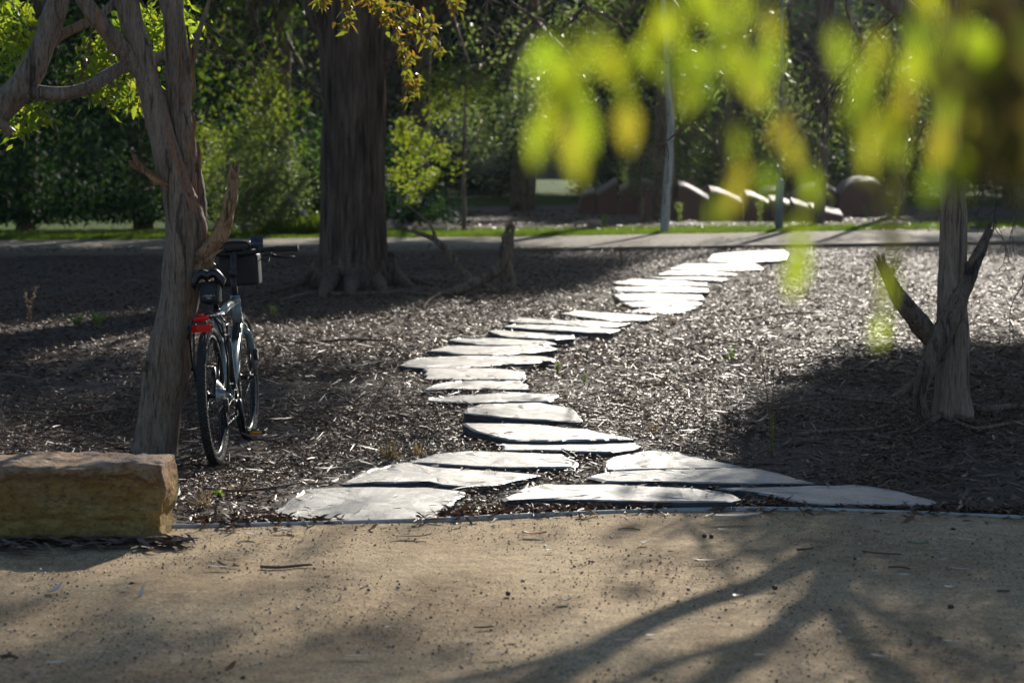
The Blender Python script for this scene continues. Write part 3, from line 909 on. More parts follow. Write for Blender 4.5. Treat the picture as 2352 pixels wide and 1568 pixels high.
def on_flags():
    rng = np.random.default_rng(8)
    n = 9000
    Y = 8.1 * (26 / 8.1) ** rng.uniform(size=n); X = rng.uniform(-1.6, 3.6, n)
    ok = on_stone(X, Y, .97) & ((~on_stone(X, Y, .80)) | (rng.uniform(size=n) < .10))
    ok &= rng.uniform(size=n) < .5
    X, Y = X[ok], Y[ok]; n = len(X)
    th = rng.uniform(0, 6.28, n)
    D = np.stack([np.cos(th), np.sin(th), rng.normal(0, .05, n)], 1)
    Nn = np.stack([rng.normal(0, .15, n), rng.normal(0, .15, n), np.ones(n)], 1)
    L = .045 * rng.uniform(.3, 1.4, n); W = .011 * rng.uniform(.6, 1.4, n)
    Z = np.zeros(n)
    for poly, (px_, lb_, zt_) in zip(STONE_POLYS, STONES):
        p = np.array(poly)
        inb = (X > p[:, 0].min()) & (X < p[:, 0].max()) & (Y > p[:, 1].min()) & (Y < p[:, 1].max())
        Z[inb] = np.maximum(Z[inb], zt_)
    C = np.stack([X, Y, Z + .006], 1)
    v, f = leaf_mesh(C - D * (L / 2)[:, None], D, Nn, L, W, curl=.08)
    tag(link('leaf_litter', np_mesh('leaf_litter', v, f), M['litter'], smooth=False), 'bits of leaf blown onto the edges of the flagstones', 'leaf litter', kind='stuff')
on_flags()

# seeds, gumnuts and small chips on the sand
def grit(n, size, seed, name, label, mat, zoff):
    rng = np.random.default_rng(seed)
    Y = 5.4 + (rng.uniform(size=n) ** 1.0) * 2.75
    X = rng.uniform(-1, 1, n) * (Y * .29)
    ok = Y < np.interp(X, EX, EY) - .02
    X, Y = X[ok], Y[ok]; n = len(X)
    s = size * rng.uniform(.45, 1.4, n) * np.where(rng.uniform(size=n) < .12, 1.7, 1)
    base = np.array([(1, 0, 0), (0, 1, 0), (-1, 0, 0), (0, -1, 0), (0, 0, .9), (0, 0, -.9)])
    jit = rng.uniform(.7, 1.3, (n, 6, 1))
    th = rng.uniform(0, 6.28, n); c, s_ = np.cos(th), np.sin(th)
    vv = base[None] * jit * s[:, None, None]
    x = vv[..., 0] * c[:, None] * 1.4 - vv[..., 1] * s_[:, None]; y = vv[..., 0] * s_[:, None] * 1.4 + vv[..., 1] * c[:, None]
    v = np.stack([x + X[:, None], y + Y[:, None], vv[..., 2] + zoff + .5 * s[:, None]], -1).reshape(-1, 3)
    b = np.arange(n)[:, None] * 6
    t = np.array([0, 1, 4, 1, 2, 4, 2, 3, 4, 3, 0, 4, 1, 0, 5, 2, 1, 5, 3, 2, 5, 0, 3, 5])
    f = (b + t[None]).reshape(-1, 3)
    tag(link(name, np_mesh(name, v, f), mat), label, 'debris', kind='stuff')
M['nut'] = plain('gumnut', (.05, .035, .03), .6)
M['chip'] = plain('pale_chip', (.45, .42, .38), .35)
M['dirt'] = plain('brown_grit', (.27, .19, .12), .8)
grit(170, .0038, 3, 'gumnuts', 'small dark gumnuts and seeds scattered over the sand', M['nut'], .012)
grit(1300, .003, 4, 'chips', 'tiny pale chips scattered over the sand', M['chip'], .012)
grit(9000, .0026, 6, 'grit', 'coarse brown grit loose on the sand surface', M['dirt'], .010)
# ================================================================== SINGLE LEAVES, STICKS ON THE SAND
def leaf_shape(name, p, ln, wd, th, mat, label, group, lift=.012, bend=.25, pitch=.0, S_=0.0):
    """a curved leaf, 12 long by 4 wide with thickness"""
    n, m = 12, 4
    top = []
    for i in range(n + 1):
        t = i / n
        wv = wd * (math.sin(math.pi * min(1, t * .97 + .03)) ** .75) * .5
        cx = (t - .5) * ln; off = S_ * ln * math.sin(t * 6.0) * .08
        for j in range(m + 1):
            s = j / m * 2 - 1
            z = lift + bend * ln * .3 * ((t - .5) ** 2) * 2 + .12 * wd * abs(s) ** 2 + pitch * (t - .5) * ln
            top.append(Vector((cx, off + s * wv, z)))
    k = m + 1
    fs = [(i * k + j, i * k + j + 1, (i + 1) * k + j + 1, (i + 1) * k + j) for i in range(n) for j in range(m)]
    N0 = len(top)
    bot = [v - Vector((0, 0, .0012)) for v in top]
    fs2 = [tuple(q + N0 for q in f[::-1]) for f in fs]
    rim = [j for j in range(m + 1)] + [i * k + m for i in range(1, n + 1)] + [n * k + j for j in range(m - 1, -1, -1)] + [i * k for i in range(n - 1, 0, -1)]
    fs3 = [(rim[a], rim[a] + N0, rim[(a + 1) % len(rim)] + N0, rim[(a + 1) % len(rim)]) for a in range(len(rim))]
    me = bpy.data.meshes.new(name); me.from_pydata(top + bot, [], fs + fs2 + fs3); me.update()
    o = link(name, me, mat)
    o.location = p; o.rotation_euler = (random.uniform(-.1, .1), 0, th)
    return tag(o, label, 'leaf', group)
M['sand_leaf'] = leaf_mat('bleached_leaf', [(.62, .57, .5), (.7, .66, .6)], [(.75, .68, .58), (.8, .74, .66)], .4, .42, .9)
M['orange_leaf'] = leaf_mat('orange_leaf', [(.30, .15, .05), (.34, .18, .06)], [(.5, .22, .04), (.5, .22, .04)], .35, .4)
M['brown_leaf'] = plain('brown_leaf', (.10, .06, .04), .5)
M['green_leaf'] = plain('green_leaf', (.10, .17, .07), .4)
GL = 'fallen leaves lying on the sand'
def LV(x, y, lpx, ang, mat, label, wd=.3, **k):
    p = G(x, y, .012)
    ln = lpx / ppm(p.y) * 1.15; wd *= 1.25
    leaf_shape('fallen_leaf', p, ln, ln * wd, ang, M[mat], label, GL, **k)
LV(1227, 1232, 50, -.1, 'orange_leaf', 'orange brown leaf lying on sand just below the broad glaring flagstone', .28, bend=.5)
LV(1300, 1386, 26, .4, 'sand_leaf', 'small bright white leaf curled up on sand in the middle of the foreground', .6, bend=1.2)
LV(530, 1541, 26, .8, 'orange_leaf', 'small curled tan leaf near the bottom edge, left of centre', .55, bend=1.0, pitch=.6)
LV(128, 1361, 34, .5, 'sand_leaf', 'crumpled silver leaf on sand below the shadow of the sandstone block', .6, bend=1.1, pitch=.5)
LV(325, 1369, 26, 1.4, 'sand_leaf', 'thin white leaf standing bent on the sand right of the crumpled silver leaf', .25, bend=1.4, pitch=.9)
LV(289, 1358, 18, 1.0, 'sand_leaf', 'tiny white flake of leaf next to the thin bent leaf', .5, bend=.9)
LV(822, 1515, 58, .06, 'sand_leaf', 'long straight white leaf near the bottom, left of centre', .18, bend=.1)
LV(130, 1530, 44, .25, 'sand_leaf', 'white leaf with a thin stalk near the bottom left corner', .3)
LV(1133, 1513, 36, .1, 'sand_leaf', 'slim grey white leaf at the bottom centre', .2)
LV(1186, 1470, 18, .6, 'sand_leaf', 'tiny rounded white leaf above the slim one at bottom centre', .6, bend=1)
LV(892, 1449, 18, -.6, 'sand_leaf', 'small silver leaf with a dark shadow above the long straight white leaf', .55, bend=1)
LV(1430, 1477, 38, .2, 'sand_leaf', 'slender white leaf lying inside the thick branch shadow', .22)
LV(1496, 1467, 24, 0, 'sand_leaf', 'short grey leaf at the edge of the thick branch shadow', .35)
LV(1690, 1375, 18, -.4, 'sand_leaf', 'small white leaf between the two branch shadows', .5, bend=.9)
LV(1480, 1253, 24, .3, 'sand_leaf', 'forked white leaf below the layered white flagstone', .4, bend=.8)
LV(1264, 1270, 18, 0, 'sand_leaf', 'tiny white leaf below the orange one', .4, bend=.5)
LV(1622, 1293, 62, -.03, 'sand_leaf', 'very long thin white leaf on sand left of the branch shadow', .1)
LV(2077, 1326, 26, 0, 'sand_leaf', 'short white leaf in the shaded sand at right', .3)
LV(2010, 1319, 14, .5, 'sand_leaf', 'round white leaf scrap in the shaded sand at right', .8, bend=.8)
LV(2205, 1312, 38, -.1, 'sand_leaf', 'wavy white leaf in the shaded sand at far right', .12, bend=.4, S_=1)
LV(2180, 1354, 24, .05, 'sand_leaf', 'white leaf below the wavy one at far right', .28)
LV(2165, 1292, 24, .3, 'sand_leaf', 'small forked leaf above the wavy one at far right', .35, bend=.8)
LV(2220, 1245, 42, -.2, 'sand_leaf', 'pale curved leaf under the edging at far right', .12, bend=.4, S_=1)
LV(2190, 1480, 44, -.08, 'sand_leaf', 'thin pale leaf near the lower right', .12)
LV(2020, 1515, 40, -.5, 'sand_leaf', 'dull shaded leaf near the bottom right', .3)
LV(1745, 1512, 24, .2, 'sand_leaf', 'grey leaf at the bottom between the two branch shadows', .35)
LV(2108, 1254, 42, -.15, 'green_leaf', 'broad green leaf lying in the shade at right', .35)
LV(660, 1222, 30, .1, 'sand_leaf', 'white leaf just below the steel edging left of centre', .3, bend=.5)
LV(580, 1234, 36, -.2, 'sand_leaf', 'white leaf on sand right of the sandstone block, below the edging', .3, bend=.5)
LV(430, 1247, 60, -.12, 'sand_leaf', 'long pale leaf beside the right foot of the sandstone block', .12)
LV(545, 1276, 34, .12, 'sand_leaf', 'slim pale leaf on sand left of the dark stick', .14)
LV(505, 1309, 52, -.02, 'sand_leaf', 'long grey leaf with a dark tip left of the dark stick', .18, bend=.5)
LV(1660, 1222, 24, -.1, 'sand_leaf', 'bright leaf at the top end of the branch shadow', .3)
LV(945, 1238, 78, .15, 'brown_leaf', 'long dark twisted leaf below the pale broad flagstone', .14, bend=.3, S_=1)
LV(1545, 1262, 16, .4, 'sand_leaf', 'tiny pale scrap of leaf below the drift at centre right', .5, bend=.8)
LV(1695, 1202, 110, .28, 'sand_leaf', 'broad strip of silvery bark lying across the edging', .22, bend=.15, lift=.03)

def stick(pts, wds, label, mat='brown_leaf', name='stick', z=.016):
    mb = MB()
    q = []
    for (x, y), w_ in zip(pts, wds):
        p = G(x, y, z); q.append((p.x, p.y, p.z + random.uniform(0, .004), w_ / 2 / ppm(p.y)))
    limb(mb, q, 4, seg=7, amp=.2, fr=30)
    me = mb.mesh(); o = link(name, me, M[mat]); c = Vector(q[0][:3]); me.transform(Matrix.Translation(-c)); o.location = c
    return tag(o, label, 'stick', 'sticks on the ground')
stick([(598, 1302), (640, 1303), (690, 1298), (718, 1297)], [7, 8, 7, 5], 'dark straight stick on the sand right of the sandstone block')
stick([(502, 1292), (520, 1298), (550, 1300)], [5, 4, 4], 'short thin twig left of the dark straight stick')
stick([(1088, 1441), (1110, 1440), (1137, 1438)], [4, 5, 4], 'thin brown twig on bare sand in the foreground centre')
stick([(0, 1508), (25, 1507), (40, 1512)], [9, 10, 6], 'thick dark twig cut by the left edge of the picture')
stick([(1830, 1262), (1850, 1262), (1867, 1256), (1862, 1249)], [6, 6, 5, 3], 'hooked dark twig near the top of the branch shadow')
stick([(1980, 1266), (2020, 1270), (2070, 1273)], [4, 5, 3], 'thin grey twig in the shaded sand at right')
stick([(2040, 1301), (2070, 1303), (2090, 1307)], [5, 5, 4], 'short straight twig below the thin grey one at right')
stick([(2290, 1357), (2320, 1358)], [5, 5], 'stubby dark twig in the shade at far right')
stick([(1420, 1215), (1440, 1213), (1470, 1217)], [3, 3, 3], 'bent hair thin twig below the broad glaring flagstone')
for x, y, lab in ((1618, 1230, 'dark gumnut on sand below the silvery bark strip'), (1634, 1231, 'second dark gumnut right of the first below the bark strip'), (1780, 1349, 'dark gumnut alone beside the branch shadow'),
                  (2184, 1392, 'dark gumnut on lit sand at right'), (1167, 1362, 'dark gumnut just above the small white leaf at centre')):
    mb = MB(); mb.lathe([(-.01, .001), (-.008, .007), (0, .0095), (.007, .007), (.010, .005), (.008, .002)], 10, Matrix.Rotation(random.uniform(0, 3), 4, 'Z'))
    o = link('gumnut', mb.mesh(), M['nut']); o.location = G(x, y, .021); tag(o, lab, 'gumnut', 'gumnuts on the sand')

# long sticks and bark on the mulch
for pts, wd, lab in (
    ([(610, 782), (700, 786), (800, 780), (890, 783)], [5, 6, 7, 4], 'dark stick lying flat left of the bent path in the shade'),
    ([(640, 690), (720, 672), (800, 676), (900, 672), (1000, 678)], [4, 6, 7, 6, 5], 'long pale root like stick in front of the big furrowed trunk'),
    ([(1010, 674), (985, 690), (972, 708)], [6, 5, 3], 'thin grey twig forking off towards the path below the fallen branch'),
    ([(1700, 735), (1780, 722), (1870, 718)], [4, 5, 4], 'dark twig lying on the glittering mulch right of the path'),
    ([(1660, 950), (1690, 968), (1740, 970), (1765, 952), (1762, 942)], [8, 10, 9, 8, 6], 'curled piece of fibrous bark right of the path'),
    ([(1790, 930), (1900, 915), (2000, 922), (2080, 930)], [5, 7, 8, 6], 'long pale stick left of the twisted tree at right'),
    ([(1820, 1000), (1900, 990), (1990, 985), (2040, 975)], [9, 10, 8, 5], 'strip of brown bark on the shaded mulch left of the twisted tree'),
    ([(2190, 965), (2240, 985), (2300, 975), (2352, 968)], [8, 9, 8, 7], 'long pale branch on the ground right of the twisted tree'),
    ([(2210, 925), (2260, 940), (2330, 935), (2380, 945)], [18, 20, 16, 14], 'dead limb lying in the shade behind the twisted tree'),
    ([(2150, 1075), (2240, 1060), (2330, 1068)], [4, 5, 4], 'thin stick on the litter at far right'),
    ([(460, 1120), (560, 1128), (700, 1108)], [5, 7, 4], 'curved grey strip of bark between the sandstone block and the path'),
    ([(480, 960), (600, 1010), (660, 1000)], [4, 6, 4], 'bark strip on the litter right of the rear wheel'),
    ([(40, 945), (160, 955), (290, 935)], [5, 7, 5], 'pale curved bark strip left of the leaning gum'),
    ([(0, 860), (60, 868), (100, 880)], [7, 6, 4], 'bleached bark strip cut by the left edge of the picture'),
):
    stick(pts, wd, lab, 'dead', z=.03)

# ================================================================== SMALL PLANTS
def sprig(base, h, n, ln, wd, mat, name, label, cat, seed, spread=.3, stems=3, stem_mat='redstem', group=None, leafstart=.25):
    rng = np.random.default_rng(seed); rnd = random.Random(seed)
    root = empty(name, base, label, cat, group)
    mb = MB(); C = []; 
    for k in range(stems):
        a = rnd.uniform(0, 6.28); s = rnd.uniform(.2, 1) * spread
        hh = h * rnd.uniform(.6, 1)
        pts = [(base.x, base.y, base.z, .0035), (base.x + math.cos(a) * s * .3, base.y + math.sin(a) * s * .3, base.z + hh * .5, .0028), (base.x + math.cos(a) * s, base.y + math.sin(a) * s, base.z + hh, .0012)]
        q = spline(pts, 8); mb.tube([p[:3] for p in q], [p[3] for p in q], 5)
        for p in q[int(len(q) * leafstart):]: C.append(p[:3])
    child('stem', mb.mesh(), M[stem_mat], root)
    if n:
        C = np.array(C); C = C[rng.integers(0, len(C), n)]
        d = rand_unit(n, rng); d[:, 2] = np.abs(d[:, 2]) * .8 + .2
        v, f = leaf_mesh(C, d, rand_unit(n, rng), ln * rng.uniform(.6, 1.2, n), wd * rng.uniform(.7, 1.2, n), curl=.1)
        child('foliage', np_mesh('foliage', v, f), M[mat], root, False)
    return root
sprig(G(222, 757), .14, 260, .03, .014, 'leaf_small', 'low_shrub', 'small sun-tinted bright green plant, right part of a pair, left of the leaning gum', 'plant', 21, .13, 14)
sprig(G(176, 753), .12, 160, .03, .014, 'leaf_small', 'low_shrub', 'smaller sun-tinted green plant at the left of the pair left of the leaning gum', 'plant', 22, .08, 10)
sprig(G(68, 745), .36, 70, .03, .010, 'straw', 'dry_weed', 'dry upright brown weed near the left edge', 'weed', 23, .10, 6, leafstart=.15)
sprig(G(628, 728), .10, 50, .03, .010, 'leaf_small', 'seedling', 'tiny green seedling in the shade right of the bicycle', 'plant', 24, .05, 5)
sprig(G(1772, 1050), .62, 0, .02, .006, 'leaf_small', 'dry_weed', 'tall thin reddish leafless stems standing right of the path fork', 'weed', 25, .10, 3)
sprig(G(1772, 1052), .24, 170, .02, .004, 'leaf_small', 'seedling', 'thin green feathery sprig at the foot of the tall reddish stems', 'plant', 26, .02, 3)
sprig(G(1280, 862), .09, 70, .02, .006, 'leaf_small', 'seedling', 'little olive sprig touching the right end of the widest flagstone', 'plant', 27, .04, 5)
sprig(G(1342, 886), .09, 50, .018, .006, 'leaf_small', 'seedling', 'little yellow green sprig on the mulch right of the path bend', 'plant', 28, .04, 4)
sprig(G(1548, 750), .08, 50, .03, .006, 'straw', 'dry_weed', 'small dry tuft beside the far bright flagstones', 'weed', 29, .06, 6)
sprig(G(505, 1147), .035, 30, .035, .014, 'leaf_small', 'seedling', 'flat bright green seedling in the litter between block and path', 'plant', 30, .03, 6)
sprig(G(2050, 640), .35, 130, .05, .012, 'leaf_gum', 'young_shrub', 'soft green young shrub on the mulch left of the twisted tree', 'plant', 31, .25, 10)
sprig(G(2010, 640), .33, 30, .05, .008, 'straw', 'dry_weed', 'dry grass stem left of the soft green young shrub', 'weed', 32, .06, 5)
sprig(G(1428, 610), .30, 20, .03, .006, 'straw', 'dry_weed', 'faint dry weed standing by the timber board above the far stones', 'weed', 33, .08, 4)
sprig(G(720, 640), .45, 14, .03, .006, 'straw', 'dry_weed', 'thin dry stems in front of the timber board left of the big trunk', 'weed', 34, .15, 4)
def tuft(base, h, n, label, seed, mat='straw', spread=.5):
    rng = np.random.default_rng(seed)
    C = np.array(base)[None] + rng.normal(0, .012, (n, 3)) * [1, 1, 0]
    d = rng.normal(0, spread, (n, 3)); d[:, 2] = 1
    v, f = leaf_mesh(C, d, rand_unit(n, rng), h * rng.uniform(.5, 1.1, n), np.full(n, .004), curl=.12)
    me = np_mesh('tuft', v, f); me.transform(Matrix.Translation(-base))
    o = link('grass_tuft', me, M[mat], smooth=False); o.location = base
    tag(o, label, 'grass', 'dry grass tufts')
tuft(G(895, 1058), .13, 40, 'straw coloured grass tuft behind the slim left flagstone', 41)
tuft(G(960, 1048), .09, 26, 'short dry tuft touching the slim left flagstone', 42)
tuft(G(470, 1170), .12, 24, 'sparse dry stalks at the right side of the sandstone block', 43)
tuft(G(545, 1140), .10, 20, 'few dry stalks above the flat green seedling', 44)
tuft(G(1680, 830), .16, 10, 'single green blades standing on the mulch right of the path', 45, 'grass', .25)
tuft(G(1500, 1000), .10, 26, 'dry tuft right of the wedge flagstone', 46)

# ================================================================== LEFT GUM TREE (bicycle leans on it)
def left_gum():
    b = G(360, 1058)
    root = empty('gum_tree', b, 'leaning gum tree with peeling bark behind the sandstone block, a bicycle propped on it', 'tree')
    Y = 9.86
    mb = MB()
    limb_px(mb, [(352, 1075, 120, Y - .02), (360, 1010, 104, Y), (372, 920, 98, Y), (380, 860, 104, Y), (388, 800, 96, Y), (408, 700, 86, Y), (420, 620, 92, Y), (428, 560, 96, Y), (424, 500, 90, Y), (405, 430, 74, Y), (385, 360, 64, Y), (362, 270, 58, Y), (330, 150, 56, Y), (300, 40, 54, Y), (285, -40, 54, Y), (262, -170, 50, Y), (250, -330, 42, Y - .2), (270, -520, 34, Y - .3)],
            sub=7, seg=28, amp=.12, fr=5, ridge=.05, rn=3)
    # knot
    limb_px(mb, [(345, 850, 26, Y - .05), (333, 838, 22, Y - .08), (330, 832, 10, Y - .1)], seg=10, amp=.2, fr=20)
    # right stem
    limb_px(mb, [(432, 600, 60, Y + .05), (446, 520, 66, Y + .08), (440, 430, 58, Y + .1), (424, 330, 54, Y + .1), (412, 250, 58, Y + .1), (412, 170, 56, Y + .1), (404, 90, 50, Y + .1), (398, 0, 46, Y + .1), (402, -150, 42, Y + .15), (430, -330, 34, Y + .2), (460, -520, 26, Y + .3)],
            sub=7, seg=22, amp=.14, fr=6, ridge=.07, rn=3, seed=4)
    # branch leaving the left stem to upper left
    limb_px(mb, [(322, 165, 40, Y), (285, 120, 42, Y - .05), (245, 70, 40, Y - .1), (205, 20, 36, Y - .12), (170, -40, 34, Y - .15), (100, -190, 28, Y - .3), (60, -350, 20, Y - .4)], seg=16, amp=.08, fr=6, seed=2)
    limb_px(mb, [(410, 200, 20, Y + .1), (436, 160, 16, Y + .08), (452, 90, 13, Y + .06), (475, 20, 10, Y + .05), (500, -60, 8, Y + .05)], seg=9, seed=3)
    child('trunk', mb.mesh(), M['gum'], root)
    mb = MB()   # snapped stub
    limb_px(mb, [(455, 615, 50, Y - .02), (478, 575, 42, Y - .05), (500, 545, 36, Y - .08), (520, 500, 34, Y - .1), (530, 455, 30, Y - .1), (537, 428, 27, Y - .1), (537, 412, 25, Y - .1)], sub=6, seg=20, amp=.4, fr=16, ridge=.12, rn=4, seed=9)
    splinters(mb, 537, 408, Y - .1, -4, 26, 16, 3); splinters(mb, 520, 500, Y - .14, 10, 20, 5, 4); splinters(mb, 470, 590, Y - .1, 40, 30, 6, 5)
    child('broken_stub', mb.mesh(), M['stub'], root)
    # loose bark hanging off the trunk
    mb = MB()
    def strip(pts, wd, n=6):
        q = spline([(*P(x, y, Y_), w_) for (x, y, Y_), w_ in zip(pts, wd)], n)
        vs = []; fs = []
        for p in q:
            hw = p[3] / 2 / ppm(Y)
            vs += [(p[0] - hw, p[1], p[2]), (p[0], p[1] + .012, p[2]), (p[0] + hw, p[1] - .004, p[2])]
        for i in range(len(q) - 1):
            a = i * 3
            fs += [(a, a + 1, a + 4, a + 3), (a + 1, a + 2, a + 5, a + 4)]
        mb.add(vs, fs)
    strip([(372, 425, Y - .08), (345, 400, Y - .12), (318, 375, Y - .14), (300, 345, Y - .14)], [34, 24, 16, 4])
    strip([(372, 420, Y - .10), (335, 395, Y - .13), (310, 385, Y - .14), (298, 368, Y - .14)], [26, 20, 14, 8])
    strip([(428, 380, Y - .02), (440, 330, Y - .03), (446, 280, Y - .03), (438, 250, Y)], [4, 12, 10, 3])
    strip([(460, 480, Y), (455, 400, Y - .02), (457, 350, Y - .04), (452, 325, Y - .04)], [6, 14, 10, 4])
    strip([(430, 60, Y), (438, 130, Y), (446, 200, Y), (440, 240, Y)], [4, 7, 9, 3])
    strip([(465, 68, Y), (488, 80, Y), (503, 82, Y)], [4, 9, 3])
    strip([(470, 75, Y), (495, 105, Y), (517, 130, Y)], [3, 8, 3])
    strip([(384, 320, Y), (392, 380, Y - .02), (400, 460, Y - .04), (440, 520, Y - .02)], [3, 6, 8, 4])
    strip([(420, 60, Y), (414, 120, Y), (412, 200, Y - .02), (420, 245, Y)], [3, 8, 7, 3])
    child('peeling_bark', mb.mesh(), M['stub'], root, False)
    # bare hanging twigs
    mb = MB(); rnd = random.Random(3)
    def twig(x, y, Y_, dx, dy, n, r, depth=2):
        pts = [(x, y)]
        for k in range(n):
            x += dx + rnd.uniform(-7, 7); y += dy + rnd.uniform(-7, 7); pts.append((x, y))
            if depth and rnd.random() < .45: twig(x, y, Y_, dx * rnd.uniform(-.5, 1) + rnd.uniform(-8, 8), abs(dy) * rnd.uniform(.5, 1.1), max(2, n - 2), r * .6, depth - 1)
        q = spline([(*P(a, b, Y_ + .02 * i), r * (1 - i / (len(pts)))) for i, (a, b) in enumerate(pts)], 3)
        mb.tube([a[:3] for a in q], [max(.0015, a[3]) for a in q], 5)
    mb = MB(); twig(440, 90, Y, 20, 11, 8, .005); child('bare_twig', mb.mesh(), M['dead'], root)
    mb = MB(); twig(452, 40, Y, 22, 18, 8, .004); child('bare_twig', mb.mesh(), M['dead'], root)
    mb = MB(); twig(560, -20, Y, 10, 20, 7, .004); child('bare_twig', mb.mesh(), M['dead'], root)
    mb = MB(); twig(620, -30, Y, 3, 22, 6, .004); child('bare_twig', mb.mesh(), M['dead'], root)
    mb = MB(); twig(205, 60, Y - .3, -2, 24, 6, .006); child('bare_twig', mb.mesh(), M['dead'], root)
    mb = MB(); twig(270, -10, Y - .3, 4, 24, 8, .005); child('bare_twig', mb.mesh(), M['dead'], root)
    mb = MB(); twig(130, -10, Y - .3, 2, 22, 5, .005); child('bare_twig', mb.mesh(), M['dead'], root)
    mb = MB(); twig(240, 90, Y - .3, 6, 22, 7, .004); child('bare_twig', mb.mesh(), M['dead'], root)
    mb = MB(); twig(318, -20, Y - .3, 6, 20, 5, .004); child('bare_twig', mb.mesh(), M['dead'], root)
    # crown, above and in the upper left corner of the picture
    rng = np.random.default_rng(31)
    ell = [(-2.4, 9.6, 3.6, .9, .8, .8), (-1.4, 10, 4.2, 1.0, .9, .8), (-2.1, 10, 5.1, 1.2, 1, .9)]
    C = clusters(ell, 150, rng, .2)
    v, f = foliage(C, 26, .16, .08, .017, rng, .6)
    child('crown', np_mesh('crown', v, f), M['leaf_gum'], root, False)
left_gum()

# neighbour tree whose limbs cross the upper left corner
def left_neighbour():
    Y = 11.2
    b = Vector((-4.2, 11.4, 0))
    root = empty('gum_tree', b, 'gum tree with a thick forked limb reaching into the upper left corner', 'tree')
    mb = MB()
    a = P(-60, 300, Y)
    limb(mb, [(-4.2, 11.4, -.05, .19), (-4.1, 11.4, .6, .15), (-3.7, 11.3, 1.1, .12), (a.x, a.y, a.z, .10)], 6, seg=18, amp=.1)
    limb_px(mb, [(-60, 300, 78, Y), (-10, 255, 76, Y), (40, 210, 66, Y), (75, 160, 60, Y), (105, 90, 54, Y), (125, 30, 50, Y), (145, -30, 46, Y), (190, -170, 38, Y), (210, -350, 28, Y)], sub=7, seg=18, amp=.14, fr=5, seed=6)
    limb_px(mb, [(30, 215, 40, Y), (80, 212, 36, Y - .03), (140, 216, 32, Y - .04), (200, 203, 30, Y), (240, 178, 30, Y + .1), (285, 154, 30, Y + .2), (350, 138, 28, Y + .3), (392, 118, 24, Y + .3), (412, 80, 20, Y + .3), (380, 20, 22, Y + .3), (372, -60, 22, Y + .3), (360, -200, 16, Y + .3)], sub=7, seg=14, amp=.1, fr=6, seed=7)
    limb_px(mb, [(100, 120, 26, Y), (135, 84, 24, Y + .1), (180, 62, 22, Y + .2), (225, 40, 20, Y + .3), (270, -5, 18, Y + .4), (320, -80, 14, Y + .4)], seg=10, seed=8)
    limb_px(mb, [(-30, 270, 40, Y), (5, 285, 24, Y - .05), (20, 300, 16, Y - .08), (22, 312, 5, Y - .1)], seg=9, amp=.2)
    child('trunk', mb.mesh(), M['gum'], root)
    rng = np.random.default_rng(33)
    def bunch(x, y, rx, ry, Yc, n):
        c = P(x, y, Yc); s = 1 / ppm(Yc)
        return (c.x, c.y, c.z, rx * s, .3, ry * s), n
    vs = []; fs = []; off = 0
    for (e_, n) in [bunch(240, 110, 45, 60, 12.4, 30), bunch(290, 200, 60, 40, 12.5, 30), bunch(215, 190, 36, 40, 12.2, 22), bunch(330, 80, 60, 70, 12.6, 26), bunch(60, 265, 50, 30, 11.8, 16), bunch(35, 40, 50, 60, 12.2, 30), bunch(400, 40, 50, 60, 12.6, 16), bunch(15, 120, 40, 60, 12.3, 12)]:
        C = clusters([e_], n, rng, .05, False)
        v, f = foliage(C, 9, .05, .075, .030, rng, .65, .08)
        vs.append(v); fs.append(f + off); off += len(v)
    ell = [(-3.4, 11.5, 4.3, 1.3, 1.2, .9), (-2.3, 11.8, 5.2, 1.2, 1.1, .9)]
    C = clusters(ell, 160, rng, .2)
    v, f = foliage(C, 24, .18, .09, .02, rng, .6)
    vs.append(v); fs.append(f + off)
    child('crown', np_mesh('crown', np.concatenate(vs), np.concatenate(fs)), M['leaf_lime'], root, False)
left_neighbour()

